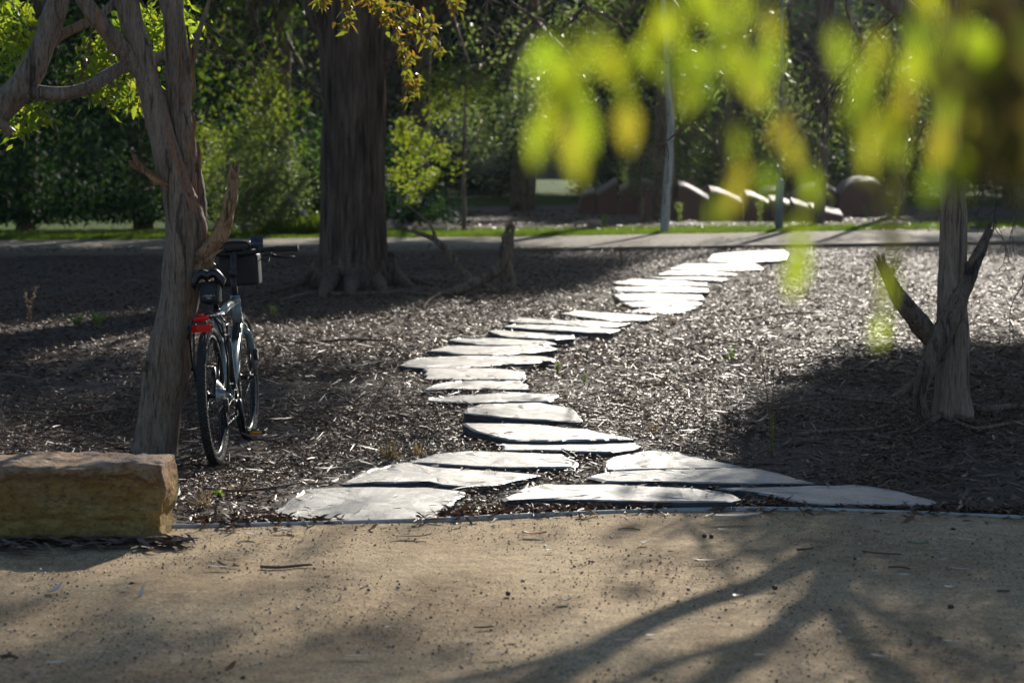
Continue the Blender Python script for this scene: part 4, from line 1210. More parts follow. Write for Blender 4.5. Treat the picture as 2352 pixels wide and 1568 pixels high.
# ================================================================== BIG TREE WITH FURROWED TRUNK
def big_tree():
    Y = 22.4
    b = G(810, 650)
    root = empty('big_tree', b, 'massive old tree with a dark furrowed trunk and flared roots left of centre', 'tree')
    mb = MB()
    limb_px(mb, [(810, 672, 240, Y), (811, 650, 205, Y), (812, 620, 172, Y), (811, 580, 152, Y), (812, 500, 144, Y), (812, 380, 140, Y), (812, 250, 140, Y), (814, 150, 144, Y), (816, 70, 150, Y), (820, 0, 150, Y), (830, -120, 130, Y), (840, -320, 105, Y), (850, -620, 75, Y), (850, -1000, 45, Y)],
            sub=10, seg=96, amp=.04, fr=2, ridge=.13, rn=17)
    limb_px(mb, [(775, 130, 60, Y), (748, 70, 56, Y - .05), (722, 20, 50, Y - .1), (700, -40, 46, Y - .1), (640, -200, 36, Y - .3), (520, -460, 24, Y - .5)], seg=20, amp=.1, fr=3, ridge=.08, rn=5)
    limb_px(mb, [(860, 170, 50, Y), (885, 130, 40, Y - .1), (905, 90, 26, Y - .2), (925, 40, 20, Y - .2), (960, -60, 16, Y - .3)], seg=14, amp=.1, fr=3)
    limb_px(mb, [(850, -100, 60, Y), (960, -260, 46, Y - .8), (1150, -420, 30, Y - 1.5)], seg=14, amp=.1, fr=3)
    limb_px(mb, [(815, -200, 60, Y), (700, -420, 44, Y + 1), (500, -620, 26, Y + 2)], seg=14, amp=.1, fr=3)
    limb(mb, [(-1.3, 22.2, 5.5, .22), (.6, 22, 7.6, .17), (2.4, 21.8, 8.7, .13), (4.2, 21.4, 9.3, .09), (6, 21, 9.6, .04)], 6, seg=12, amp=.1)
    limb(mb, [(1.6, 21.9, 8.2, .10), (2.8, 20.6, 8.6, .07), (3.8, 19.4, 8.7, .03)], 6, seg=10)
    limb(mb, [(3, 21.7, 8.9, .09), (3.6, 22.8, 9.8, .06), (4.6, 23.8, 10.4, .03)], 6, seg=10)
    rnd = random.Random(5)
    # roots
    for (x0, x1, y1, w0, dy) in ((745, 655, 664, 44, 0), (770, 730, 690, 46, -.4), (810, 800, 684, 50, -.6), (850, 890, 678, 54, -.5), (880, 960, 668, 60, -.2), (870, 1010, 660, 36, .2), (760, 640, 655, 34, .3)):
        a = P(x0, 600, Y + dy * .3); m = G((x0 * 2 + x1) / 3, 640 + (y1 - 640) * .5); e_ = G(x1, y1)
        limb(mb, [(a.x, a.y, a.z, w0 / 2 / ppm(Y)), (m.x, m.y, .07, w0 * .4 / ppm(Y)), ((m.x + e_.x) / 2, (m.y + e_.y) / 2, .03, w0 * .25 / ppm(Y)), (e_.x, e_.y, -.03, .03)], 6, seg=12, amp=.15, fr=6)
    child('trunk', mb.mesh(), M['fibrous'], root)
    rng = np.random.default_rng(44)
    ell = [(2.2, 27, 8, 2.6, 2.6, 1.4), (0, 24, 6.2, 2.5, 2.5, 1), (0, 25.5, 7.2, 3.5, 3, 1.6), (-3.2, 25.5, 7.2, 3.2, 3, 1.6), (-5.2, 22, 6.6, 2.4, 2.4, 1.3), (-1.5, 22, 8, 4.5, 4, 2.5), (-4, 23, 7, 3, 3, 2), (1.5, 21.5, 7.5, 3, 3, 2), (-1, 20, 6, 3, 2.5, 1.2), (-3.5, 20.5, 6, 2, 2, 1.2), (-1.5, 22, 11, 3.5, 3.5, 2)]
    C = np.concatenate([clusters(ell, 2100, rng, .2), clusters([(4.4, 21.4, 9.4, 2.6, 2.6, 1.0), (6.6, 21, 9.7, 1.6, 2, .8), (2.6, 21, 8.9, 2, 2.4, .8)], 420, rng, .1)])
    v, f = foliage(C, 26, .28, .17, .07, rng, .5)
    child('crown', np_mesh('crown', v, f), M['leaf_gum'], root, False)
big_tree()

# sprig of yellowing leaves hanging in front of the big trunk
def yellow_sprig():
    Y = 12.5
    top = P(960, -120, Y)
    root = empty('hanging_branch', top, 'hanging branch of yellow and orange leaves before the top of the big trunk', 'branch')
    mb = MB()
    pts = [(700, -60), (780, -20), (840, 10), (880, 60), (900, 110)]
    lines = [[(620, -180), (760, -60), (830, -20), (870, 20), (905, 70), (925, 110), (945, 130)], [(830, -20), (900, 5), (950, 20), (1000, 60)], [(790, -40), (800, 20), (790, 60)], [(870, 20), (930, 50), (985, 90), (1015, 115)],
             [(925, 110), (938, 165), (950, 200), (940, 222)], [(760, -60), (745, -10), (735, 10)], [(620, -180), (840, -120), (990, -60), (1040, -10), (1050, 20)]]
    for ln in lines:
        limb_px(mb, [(x, y, 5 - 3 * i / len(ln), Y) for i, (x, y) in enumerate(ln)], seg=5)
    child('twigs', mb.mesh(), M['dead'], root)
    rng = np.random.default_rng(51)
    C = []
    for ln in lines:
        q = spline(ln, 8)
        for x, y in q:
            if y > -60:
                for r in range(3): C.append(tuple(P(x + rng.normal(0, 7), y + rng.normal(0, 7), Y + rng.normal(0, .08))))
    C = np.array(C); n = len(C)
    d = rand_unit(n, rng) * [1, .6, .7]; d[:, 2] -= .7
    v, f = leaf_mesh(C, d, rand_unit(n, rng), .068 * rng.uniform(.6, 1.2, n), .026 * rng.uniform(.7, 1.3, n), curl=.18)
    child('foliage', np_mesh('foliage', v, f), M['leaf_yellow'], root, False)
yellow_sprig()

def bare_branch(lines, Y, label):
    top = P(*lines[0][0], Y)
    mb = MB(); rnd = random.Random(int(top.x * 100))
    for ln in lines:
        limb_px(mb, [(x, y, 7 - 5 * i / len(ln), Y + .05 * i) for i, (x, y) in enumerate(ln)], seg=6, amp=.2, fr=12)
        for (x, y) in ln[1:]:
            for k in range(3):
                dx, dy = rnd.uniform(-40, 40), rnd.uniform(10, 70)
                limb_px(mb, [(x, y, 3.2, Y), (x + dx * .5 + rnd.uniform(-8, 8), y + dy * .5, 2.4, Y + .05), (x + dx, y + dy, 1.3, Y + .1)], sub=3, seg=5)
    me = mb.mesh(); me.transform(Matrix.Translation(-top)); o = link('bare_branch', me, M['dead']); o.location = top
    tag(o, label, 'branch', 'bare branches hanging over the centre')
bare_branch([[(1150, -60), (1177, 7), (1227, 43), (1264, 97), (1317, 120), (1372, 150)], [(1227, 43), (1250, 50), (1262, 85)]], 15, 'knobbly bare branch hanging down over the centre of the lawn')
bare_branch([[(1130, -60), (1120, 0), (1113, 60), (1097, 160)], [(1113, 60), (1140, 80), (1172, 105)], [(1113, 60), (1118, 140), (1160, 158)]], 15.4, 'thin bare twig hanging straight down right of the yellow leaved branch')
bare_branch([[(1330, -50), (1347, 13), (1417, 50), (1443, 87), (1483, 130), (1560, 150)], [(1347, 13), (1300, 60)]], 15.8, 'bare branch slanting right behind the blurred yellow leaves')
bare_branch([[(1660, 170), (1620, 250), (1590, 280), (1560, 300), (1530, 325), (1490, 340), (1480, 352)]], 14.5, 'thin curved twig crossing the slender pale trunk')

# ================================================================== FALLEN BRANCHES
def fallen(lines, label, name='fallen_branch', mat='dead'):
    c = G(lines[0][-1][0], lines[0][-1][1]) if lines[0][-1][1] > 500 else G(1100, 665)
    root = None; mb = MB()
    for ln in lines: limb_px(mb, ln, sub=6, seg=12, amp=.3, fr=12)
    if lines[0][0][1] < 540: splinters(mb, lines[0][0][0], lines[0][0][1], 20.9, 2, 22, 10, 6)
    me = mb.mesh(); c = Vector((c.x, c.y, 0)); me.transform(Matrix.Translation(-c))
    o = link(name, me, M[mat]); o.location = c
    tag(o, label, 'branch', 'fallen branches by the big trunk')
fallen([[(1170, 532, 24, 20.9), (1166, 555, 28, 20.9), (1160, 590, 30, 20.9), (1148, 615, 26, 20.9), (1110, 640, 24, 20.8), (1060, 664, 24, 20.8), (1000, 684, 16, 20.7), (960, 700, 6, 20.4)],
        [(1160, 595, 22, 20.9), (1172, 625, 16, 20.9), (1178, 650, 16, 20.9), (1160, 664, 10, 20.8), (1148, 672, 5, 20.8)], [(1178, 650, 10, 20.9), (1182, 665, 7, 20.9), (1186, 674, 3, 20.9)]],
       'forked fallen branch with an upright snapped end right of the big trunk')
fallen([[(1140, 665, 10, 21.2), (1100, 650, 14, 21.3), (1060, 620, 16, 21.4), (1035, 585, 17, 21.4), (1010, 560, 15, 21.4), (996, 548, 12, 21.4), (960, 535, 9, 21.4), (932, 527, 6, 21.4)],
        [(1002, 552, 9, 21.4), (990, 520, 6, 21.4), (965, 495, 5, 21.4), (925, 462, 4, 21.4), (900, 445, 3, 21.4)], [(990, 560, 4, 21.3), (975, 575, 4, 21.2), (940, 590, 3, 21.1), (915, 615, 2, 21)], [(1140, 665, 10, 21.2), (1115, 668, 8, 21), (1160, 672, 5, 20.9)]],
       'slanting grey fallen branch with long thin twigs pointing left')

# ================================================================== RIGHT TWISTED TREE
def right_tree():
    Y = 11.3
    b = G(2172, 962)
    root = empty('twisted_tree', b, 'pale barked tree at right with a second stem twisted around its base', 'tree')
    mb = MB()
    limb_px(mb, [(2188, 985, 118, Y), (2188, 950, 98, Y), (2188, 900, 84, Y), (2188, 830, 76, Y), (2188, 760, 74, Y), (2187, 690, 68, Y), (2188, 600, 64, Y), (2190, 500, 60, Y), (2186, 430, 60, Y), (2180, 350, 62, Y), (2176, 260, 66, Y), (2174, 200, 74, Y), (2180, 140, 62, Y), (2195, 60, 54, Y), (2190, -40, 50, Y), (2150, -200, 46, Y), (2115, -420, 38, Y + .2), (2140, -640, 26, Y + .4)],
            sub=7, seg=28, amp=.07, fr=5, ridge=.05, rn=3, seed=11)
    limb_px(mb, [(2172, 225, 60, Y), (2150, 150, 58, Y), (2120, 80, 54, Y), (2085, 30, 52, Y), (2040, -10, 50, Y), (2000, -80, 52, Y), (1955, -200, 50, Y), (1890, -340, 42, Y), (1770, -500, 28, Y)], seg=18, amp=.08, fr=5, seed=12)
    limb_px(mb, [(2140, -240, 30, Y), (2230, -330, 24, Y - .2), (2330, -380, 18, Y - .4), (2440, -470, 10, Y - .5)], seg=10)
    limb_px(mb, [(2170, -120, 28, Y), (2080, -230, 22, Y + .2), (2020, -330, 16, Y + .3), (1980, -470, 10, Y + .4)], seg=10)
    limb_px(mb, [(2290, -120, 22, Y), (2340, -220, 18, Y), (2350, -330, 12, Y), (2330, -430, 7, Y)], seg=9)
    limb_px(mb, [(1940, -160, 24, Y), (1800, -220, 18, Y - .2), (1660, -260, 12, Y - .3), (1540, -330, 8, Y - .3)], seg=10)
    limb_px(mb, [(2215, -20, 36, Y), (2280, -110, 30, Y - .1), (2380, -200, 24, Y - .2), (2500, -330, 16, Y - .2)], seg=10)
    limb_px(mb, [(2210, 20, 24, Y), (2300, -20, 20, Y - .3), (2420, -70, 16, Y - .5), (2560, -180, 10, Y - .6)], seg=10)
    child('trunk', mb.mesh(), M['gum_right'], root)
    mb = MB()
    limb_px(mb, [(2135, 978, 34, Y - .16), (2118, 945, 28, Y - .18), (2112, 910, 28, Y - .18), (2120, 870, 34, Y - .18), (2140, 820, 42, Y - .16), (2165, 765, 48, Y - .14), (2192, 712, 48, Y - .1), (2214, 660, 40, Y - .06), (2236, 610, 32, Y - .04), (2256, 565, 26, Y - .02), (2270, 535, 20, Y), (2275, 525, 17, Y)], sub=7, seg=18, amp=.22, fr=8, ridge=.1, rn=4, seed=13)
    splinters(mb, 2276, 522, Y, 14, 18, 9, 9)
    limb_px(mb, [(2108, 960, 14, Y - .12), (2118, 985, 12, Y - .2), (2150, 990, 8, Y - .3)], seg=8)
    child('twisted_stem', mb.mesh(), M['dead'], root)
    mb = MB()
    limb_px(mb, [(2165, 820, 44, Y - .02), (2135, 770, 50, Y - .06), (2105, 735, 48, Y - .1), (2075, 695, 44, Y - .12), (2052, 660, 32, Y - .12), (2036, 630, 26, Y - .12), (2027, 612, 24, Y - .12)], sub=7, seg=16, amp=.22, fr=9, ridge=.1, rn=4, seed=14)
    splinters(mb, 2025, 608, Y - .12, -20, 24, 14, 7); splinters(mb, 2075, 700, Y - .16, -30, 30, 6, 8)
    limb_px(mb, [(2125, 850, 20, Y - .05), (2100, 880, 22, Y - .1), (2070, 900, 16, Y - .16), (2045, 912, 5, Y - .2)], seg=10, amp=.2, fr=9)
    child('broken_stub', mb.mesh(), M['dead'], root)
    mb = MB()
    for (x1, y1, w0) in ((2090, 990, 16), (2300, 985, 20), (2270, 945, 22)):
        e_ = G(x1, y1); a = P(2172, 955, Y); m = (Vector((a.x, a.y, 0)) + e_) / 2
        limb(mb, [(a.x, a.y, .03, w0 / 2 / ppm(Y)), (m.x, m.y, .0, w0 * .4 / ppm(Y)), (e_.x, e_.y, -.02, .012)], 5, seg=9, amp=.2, fr=9)
    child('root', mb.mesh(), M['dead'], root)
    # bare hanging twigs
    mb = MB(); rnd = random.Random(12)
    def tw(x, y, dx, dy, n, r, Y_, depth=2):
        pts = [(x, y)]
        for k in range(n):
            x += dx + rnd.uniform(-10, 10); y += dy + rnd.uniform(-10, 10); pts.append((x, y))
            if depth and rnd.random() < .5: tw(x, y, dx * rnd.uniform(-.8, 1) + rnd.uniform(-14, 14), dy * rnd.uniform(.4, 1.1), max(2, n - 2), r * .6, Y_, depth - 1)
        q = spline([(*P(a, c, Y_ + .03 * i), r * (1 - .8 * i / len(pts))) for i, (a, c) in enumerate(pts)], 3)
        mb.tube([a[:3] for a in q], [max(.0016, a[3]) for a in q], 5)
    mb = MB(); tw(2070, 10, -26, 34, 10, .012, 11.5); child('bare_twig', mb.mesh(), M['dead'], root)
    mb = MB(); tw(1900, -20, -6, 24, 7, .007, 11.6); child('bare_twig', mb.mesh(), M['dead'], root)
    mb = MB(); tw(1930, -30, 4, 26, 6, .006, 11.4); child('bare_twig', mb.mesh(), M['dead'], root)
    mb = MB(); tw(2130, 80, 3, 38, 5, .007, 11.4, 1); child('bare_twig', mb.mesh(), M['dead'], root)
    mb = MB(); tw(2120, 290, -10, 22, 6, .005, 11.4); child('bare_twig', mb.mesh(), M['dead'], root)
    mb = MB(); tw(1900, 70, 26, 14, 5, .006, 11.5); child('bare_twig', mb.mesh(), M['dead'], root)
    mb = MB(); tw(2260, 380, -6, 20, 5, .005, 11.4); child('bare_twig', mb.mesh(), M['dead'], root)
    mb = MB(); tw(2352, 300, -4, 40, 6, .005, 11.2); child('bare_twig', mb.mesh(), M['dead'], root)
    mb = MB(); tw(2380, 560, -8, 24, 9, .005, 11.0); child('bare_twig', mb.mesh(), M['dead'], root)
    mb = MB(); tw(2290, 460, 6, 20, 6, .004, 11.2); child('bare_twig', mb.mesh(), M['dead'], root)
    rng = np.random.default_rng(61)
    ell = [(3.4, 11.3, 3.4, 1.3, .9, .6), (2.2, 11.2, 3.9, 1.2, .9, .6), (4.2, 11.5, 4.1, 1.3, 1.2, .8), (2.8, 11.3, 5, 1.6, 1.3, .9), (3.9, 10.6, 2.95, .9, .6, .3), (3.4, 12.4, 3.4, 1.2, 1, .5), (4.6, 13.2, 3.8, 1.3, 1.2, .6)]
    C = np.concatenate([clusters(ell, 560, rng, .1), clusters([(3.6, 12.4, 3.35, 1.0, 1, .45), (4.6, 13.2, 3.8, 1.3, 1.2, .6)], 60, rng, .1)])
    v, f = foliage(C, 24, .16, .085, .02, rng, .6)
    child('crown', np_mesh('crown', v, f), M['leaf_gum'], root, False)
right_tree()

# ================================================================== BLURRED BRANCH CLOSE TO THE CAMERA
def near_branch(name, label, twigs, leaves, Y, seed, old=()):  # old: indices of the leaves coloured dark as if in shade
    rng = np.random.default_rng(seed)
    top = P(*twigs[0][0], Y)
    root = empty(name, top, label, 'branch', 'leafy twigs hanging close in front of the camera')
    mb = MB()
    for ln in twigs:
        limb_px(mb, [(x, y, 9 - 5 * i / len(ln), Y) for i, (x, y) in enumerate(ln)], seg=6)
    child('twigs', mb.mesh(), M['dead'], root)
    C = []; D = []; L = []; W = []
    for (x, y, ang, ln, wd) in leaves:   # centre, angle from down, length and width in photo units
        p = P(x, y, Y + rng.normal(0, .06)); s = 1 / ppm(Y)
        d = np.array([math.sin(rad(ang)), rng.normal(0, .25), -math.cos(rad(ang))])
        C.append(np.array(p) - d * ln * s / 2); D.append(d); L.append(ln * s); W.append(wd * s)
    C, D, L, W = map(np.array, (C, D, L, W))
    Nn = np.stack([rng.normal(0, .5, len(C)), -np.ones(len(C)), rng.normal(0, .4, len(C))], 1)
    W = W * .76; L = L * 1.04
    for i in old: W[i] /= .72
    for mt, sel in (('leaf_near', [i for i in range(len(C)) if i not in old]), ('leaf_shaded', [i for i in range(len(C)) if i in old])):
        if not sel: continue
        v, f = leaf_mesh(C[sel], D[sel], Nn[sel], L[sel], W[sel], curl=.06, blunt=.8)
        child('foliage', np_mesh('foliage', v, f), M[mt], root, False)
near_branch('hanging_twig', 'blurred yellow green leaf cluster hanging left of the pale slender trunk',
    [[(1640, -300), (1500, -60), (1380, 60), (1290, 150), (1250, 210)], [(1380, 60), (1400, 160), (1430, 210)], [(1290, 150), (1310, 260), (1320, 320)]],
    [(1240, 125, -40, 110, 60), (1285, 215, -18, 190, 74), (1235, 325, -12, 130, 60), (1330, 230, 10, 150, 60), (1325, 365, 4, 110, 66), (1345, 130, 30, 120, 56), (1405, 150, 20, 110, 52), (1432, 210, 8, 120, 50), (1442, 290, 2, 120, 76), (1380, 90, 40, 90, 50), (1300, 320, -10, 100, 50), (1270, 160, -30, 110, 54), (1350, 300, 6, 120, 56)], 1.18, 71)
near_branch('hanging_twig', 'blurred sparse twig of yellow leaves hanging in front of the pale slender trunk',
    [[(1900, -260), (1800, -60), (1690, 60), (1600, 140), (1560, 200)], [(1800, -60), (1740, 100), (1690, 260), (1690, 400)], [(1740, 100), (1800, 220), (1840, 340), (1840, 500)]],
    [(1565, 150, -30, 100, 56), (1575, 225, -5, 110, 60), (1640, 120, -50, 150, 60), (1655, 60, 30, 110, 50), (1735, 195, 20, 120, 70), (1700, 20, 10, 120, 50), (1510, 70, -30, 100, 46), (1690, 330, 5, 100, 44), (1690, 430, -14, 150, 48), (1650, 490, -10, 90, 40),
     (1830, 360, 20, 110, 60), (1860, 430, 0, 90, 50), (1830, 550, -6, 150, 60), (1820, 630, 4, 130, 62), (1838, 600, 8, 110, 52), (1760, 420, 5, 80, 40), (1640, 0, 20, 90, 40), (1790, 300, -20, 80, 44), (1620, 30, -40, 100, 46), (1500, 140, 10, 80, 44), (1770, 60, 10, 110, 46), (1480, 110, -40, 110, 50), (1540, 60, 20, 120, 50), (1620, 180, -10, 120, 56), (1690, 150, 12, 130, 60), (1760, 150, -16, 120, 60), (1600, -10, 0, 110, 50)], 1.16, 72)
near_branch('hanging_twig', 'blurred dense olive and green leaf mass filling the upper right corner',
    [[(2400, -260), (2330, -40), (2240, 80), (2160, 200), (2060, 330), (2045, 480), (2040, 620), (2020, 720)], [(2330, -40), (2320, 140), (2290, 300), (2270, 420)], [(2240, 80), (2200, 250), (2180, 400)], [(2240, 80), (2100, 60), (2020, 160), (1990, 300)]],
    [(2110, 70, 10, 120, 56), (2090, 150, -20, 130, 60), (2130, 180, 10, 120, 50), (1985, 230, 0, 190, 60), (2000, 330, -4, 170, 54), (1960, 270, -10, 110, 50), (2060, 290, 20, 120, 60), (2055, 340, 10, 120, 56), (2160, 330, -16, 170, 76), (2200, 400, 14, 130, 62), (2240, 300, 6, 170, 66),
     (2255, 120, 30, 150, 78), (2200, 40, -20, 130, 60), (2300, 200, 10, 150, 64), (2330, 60, 0, 180, 70), (2340, 300, -6, 180, 66), (2280, 20, 30, 120, 60), (2350, 180, 20, 150, 60), (2020, 760, 0, 80, 50), (2045, 560, 2, 170, 50), (2035, 660, 0, 150, 46), (2045, 440, 0, 170, 52),
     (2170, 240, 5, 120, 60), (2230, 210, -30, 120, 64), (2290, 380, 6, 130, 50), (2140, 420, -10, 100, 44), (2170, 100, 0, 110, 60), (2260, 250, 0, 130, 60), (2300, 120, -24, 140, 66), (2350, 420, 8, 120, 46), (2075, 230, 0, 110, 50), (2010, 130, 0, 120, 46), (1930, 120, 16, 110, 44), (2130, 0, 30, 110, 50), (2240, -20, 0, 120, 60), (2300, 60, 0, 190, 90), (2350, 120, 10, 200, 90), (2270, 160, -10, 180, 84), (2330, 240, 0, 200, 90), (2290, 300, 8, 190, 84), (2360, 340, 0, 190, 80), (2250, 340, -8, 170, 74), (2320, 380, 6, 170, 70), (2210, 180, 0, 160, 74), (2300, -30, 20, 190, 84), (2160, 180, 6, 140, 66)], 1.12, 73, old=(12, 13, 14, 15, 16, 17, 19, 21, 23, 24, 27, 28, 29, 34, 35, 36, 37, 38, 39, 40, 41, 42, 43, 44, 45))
# ================================================================== BACKGROUND TREES AND SHRUBS
def ex(x, y, Y, rx, ry, rd):          # ellipsoid measured in the photo
    c = P(x, y, Y); s = 1 / ppm(Y)
    return (c.x, c.y, c.z, rx * s, rd, ry * s)
def tr(x, ybase, Y, w0, top=(0, 6)):  # simple upright trunk
    b = P(x, ybase, Y); s = .5 / ppm(Y)
    return [(b.x, Y, -.05, w0 * s * 1.2), (b.x + top[0] * .3, Y, top[1] * .35, w0 * s), (b.x + top[0], Y, top[1], w0 * s * .55)]
def XX(x, Y): return (x - 1176) / F * Y
ga = 'dark trees beyond the gravel track'
# left: weeping dark trees
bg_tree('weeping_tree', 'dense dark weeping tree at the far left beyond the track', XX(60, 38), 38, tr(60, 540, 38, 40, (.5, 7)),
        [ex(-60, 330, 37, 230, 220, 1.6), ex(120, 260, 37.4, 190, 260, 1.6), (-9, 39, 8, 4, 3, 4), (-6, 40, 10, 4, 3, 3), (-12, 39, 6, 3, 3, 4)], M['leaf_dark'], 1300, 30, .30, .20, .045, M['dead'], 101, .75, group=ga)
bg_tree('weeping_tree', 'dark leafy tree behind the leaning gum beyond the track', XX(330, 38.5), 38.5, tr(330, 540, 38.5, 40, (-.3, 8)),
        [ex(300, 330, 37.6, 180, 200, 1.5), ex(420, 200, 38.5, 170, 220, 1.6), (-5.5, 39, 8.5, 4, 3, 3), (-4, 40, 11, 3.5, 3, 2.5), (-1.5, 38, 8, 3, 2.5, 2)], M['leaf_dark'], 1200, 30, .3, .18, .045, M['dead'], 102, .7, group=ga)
bg_tree('gum_tree', 'green gum tree with drooping leaves between leaning gum and big trunk', XX(640, 41), 41, tr(640, 540, 41, 36, (.4, 8)),
        [ex(560, 130, 39, 170, 200, 1.5), ex(700, 160, 40, 120, 240, 1.5), (-4, 41, 8.5, 4, 3, 3), (-2, 42, 11, 4, 3, 2.5), ex(640, 380, 41.5, 150, 130, 1.2), (1, 40, 9, 3.2, 2.5, 2)], M['leaf_gum'], 1200, 30, .3, .18, .045, M['dead'], 103, .75, group=ga)
bg_tree('shrub', 'rounded sunlit grey green shrub between the bicycle and the big trunk', XX(560, 36), 36, tr(560, 540, 36, 14, (.1, 1)),
        [ex(520, 400, 35.5, 80, 90, .8), ex(600, 350, 35.8, 70, 110, .8), ex(660, 430, 35.6, 60, 90, .8), ex(560, 480, 35.3, 100, 60, .7)], M['leaf_grey'], 330, 30, .14, .07, .022, M['dead'], 104, .1, mask=False, cat='shrub')
bg_tree('shrub', 'narrow upright yellow green shrub behind the rounded one left of the big trunk', XX(620, 37), 37, tr(620, 540, 37, 12, (0, 1.6)),
        [ex(615, 240, 37, 40, 90, .5), ex(480, 350, 36.6, 40, 60, .5)], M['leaf_lime'], 90, 26, .14, .08, .026, M['dead'], 105, .3, mask=False, cat='shrub')
# behind the big trunk, middle
bg_tree('dark_tree', 'dark bushy tree right of the big trunk beyond the track', XX(960, 44), 44, tr(960, 520, 44, 40, (.3, 8)),
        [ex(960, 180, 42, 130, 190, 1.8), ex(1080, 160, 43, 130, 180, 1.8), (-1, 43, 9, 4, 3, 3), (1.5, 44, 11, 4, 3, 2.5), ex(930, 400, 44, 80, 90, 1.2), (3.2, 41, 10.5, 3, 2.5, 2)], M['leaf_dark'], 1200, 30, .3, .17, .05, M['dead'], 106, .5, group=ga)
bg_tree('sapling', 'slender pale stemmed sapling with sunlit lime leaves right of the big trunk', XX(1068, 37), 37,
        [(*P(1066, 535, 37)[:2], -.03, .05), (*P(1066, 470, 37), .045), (*P(1064, 380, 37), .036), (*P(1068, 260, 37), .03), (*P(1070, 150, 37), .006)],
        [ex(908, 395, 36.8, 24, 18, .3), ex(942, 362, 36.7, 30, 18, .3), ex(926, 300, 36.8, 22, 20, .3), ex(962, 325, 36.8, 24, 16, .3), ex(1012, 345, 36.8, 30, 16, .3), ex(1034, 385, 36.7, 20, 16, .3), ex(985, 404, 36.8, 26, 16, .3), ex(945, 436, 36.8, 22, 12, .3), ex(1050, 200, 37, 90, 50, .5), ex(1000, 250, 37, 30, 20, .3)], M['leaf_lime'], 150, 24, .09, .075, .026, M['gum'], 107, .35, mask=False, group=None)
bg_tree('conifer', 'dark dense tree with lit tips above the lawn in the centre', XX(1240, 50), 50, tr(1200, 480, 50, 50, (.3, 8)),
        [ex(1180, 130, 46, 150, 180, 2), ex(1320, 140, 47, 150, 190, 2), (3, 48, 8, 2, 2, 1.5), ex(1130, 300, 49, 90, 80, 1.4)], M['leaf_grey'], 760, 30, .3, .13, .04, M['dead'], 108, .5, group=ga)
bg_tree('stout_tree', 'tree with a thick dark trunk just left of the centre lamp post', XX(1524, 44), 44,
        [(XX(1524, 44), 44, -.05, .30), (XX(1524, 44), 44, .9, .24), (XX(1526, 44), 44, 2.6, .21), (XX(1530, 44), 44, 5, .17), (XX(1540, 44), 44, 8, .10)],
        [ex(1560, 20, 43, 170, 120, 2), ex(1420, 60, 44, 130, 130, 2), (5, 43, 8, 4, 3, 2.2), (3.5, 44, 10.5, 4, 3, 2.5), (7, 44, 10, 3.5, 3, 2.5)], M['leaf_gum'], 1100, 30, .28, .14, .04, M['dead'], 109, .6, group=ga)
bg_tree('shrub', 'small pale green bush left of the thick dark trunk', XX(1470, 43), 43, tr(1470, 500, 43, 10, (0, 1)), [ex(1468, 395, 43, 44, 50, .5)], M['leaf_grey'], 60, 26, .12, .07, .022, M['dead'], 110, .1, mask=False, cat='shrub')
bg_tree('dark_tree', 'dark green dense tree behind the low brown walls', XX(1650, 52), 52, tr(1660, 480, 52, 40, (0, 7)),
        [ex(1640, 330, 51, 130, 90, 2), ex(1760, 330, 52, 130, 90, 2), ex(1880, 360, 53, 110, 70, 2), ex(1700, 240, 52, 180, 90, 2)], M['leaf_gum'], 900, 30, .3, .16, .05, M['dead'], 111, .4, group=ga)
bg_tree('she_oak', 'grey green she oak with hanging needles right of centre', XX(1780, 41), 41, tr(1880, 500, 41, 24, (.3, 7)),
        [ex(1700, 120, 38, 150, 150, 1.5), ex(1860, 160, 39, 150, 140, 1.5), ex(1980, 100, 40, 120, 150, 1.5)], M['leaf_grey'], 760, 40, .24, .15, .022, M['dead'], 112, .8, group=ga)
bg_tree('she_oak', 'paler she oak behind the twisted tree at right', XX(2080, 46), 46, tr(2060, 500, 46, 24, (.3, 7)),
        [ex(2060, 160, 44, 150, 190, 1.6), ex(2200, 120, 45, 150, 170, 1.6), (12.5, 46, 7, 2, 2, 1.5)], M['leaf_grey'], 700, 38, .26, .15, .024, M['dead'], 113, .75, group=ga)
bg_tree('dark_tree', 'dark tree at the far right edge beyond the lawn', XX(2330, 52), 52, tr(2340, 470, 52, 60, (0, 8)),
        [ex(2280, 200, 50, 150, 200, 2), ex(2420, 200, 51, 150, 220, 2), (14, 50, 9, 4, 3, 3), (17, 51, 8, 4, 3, 4), ex(2180, 360, 54, 150, 40, 2)], M['leaf_dark'], 1000, 30, .3, .17, .05, M['dead'], 114, .5, group=ga)
# tree out of frame to the right, shading the ground about the twisted tree
bg_tree('gum_tree', 'gum tree just outside the right edge of the picture shading the mulch', 7.6, 21, [(7.6, 21, -.05, .22), (7.5, 21, 2, .18), (7.2, 21, 5, .12)],
        [(6.5, 20.5, 5.2, 2.4, 2.2, 1.2), (8, 22, 6, 2.6, 2.4, 1.4), (5.6, 18.6, 4.7, 1.8, 1.8, .9), (7.2, 24, 6.5, 2, 2.2, 1.2), (8.6, 19, 5.5, 2, 2, 1.2), (4.6, 17.2, 4.0, 1.3, 1.6, .6)], M['leaf_gum'], 1300, 26, .26, .13, .035, M['gum'], 115, .6)
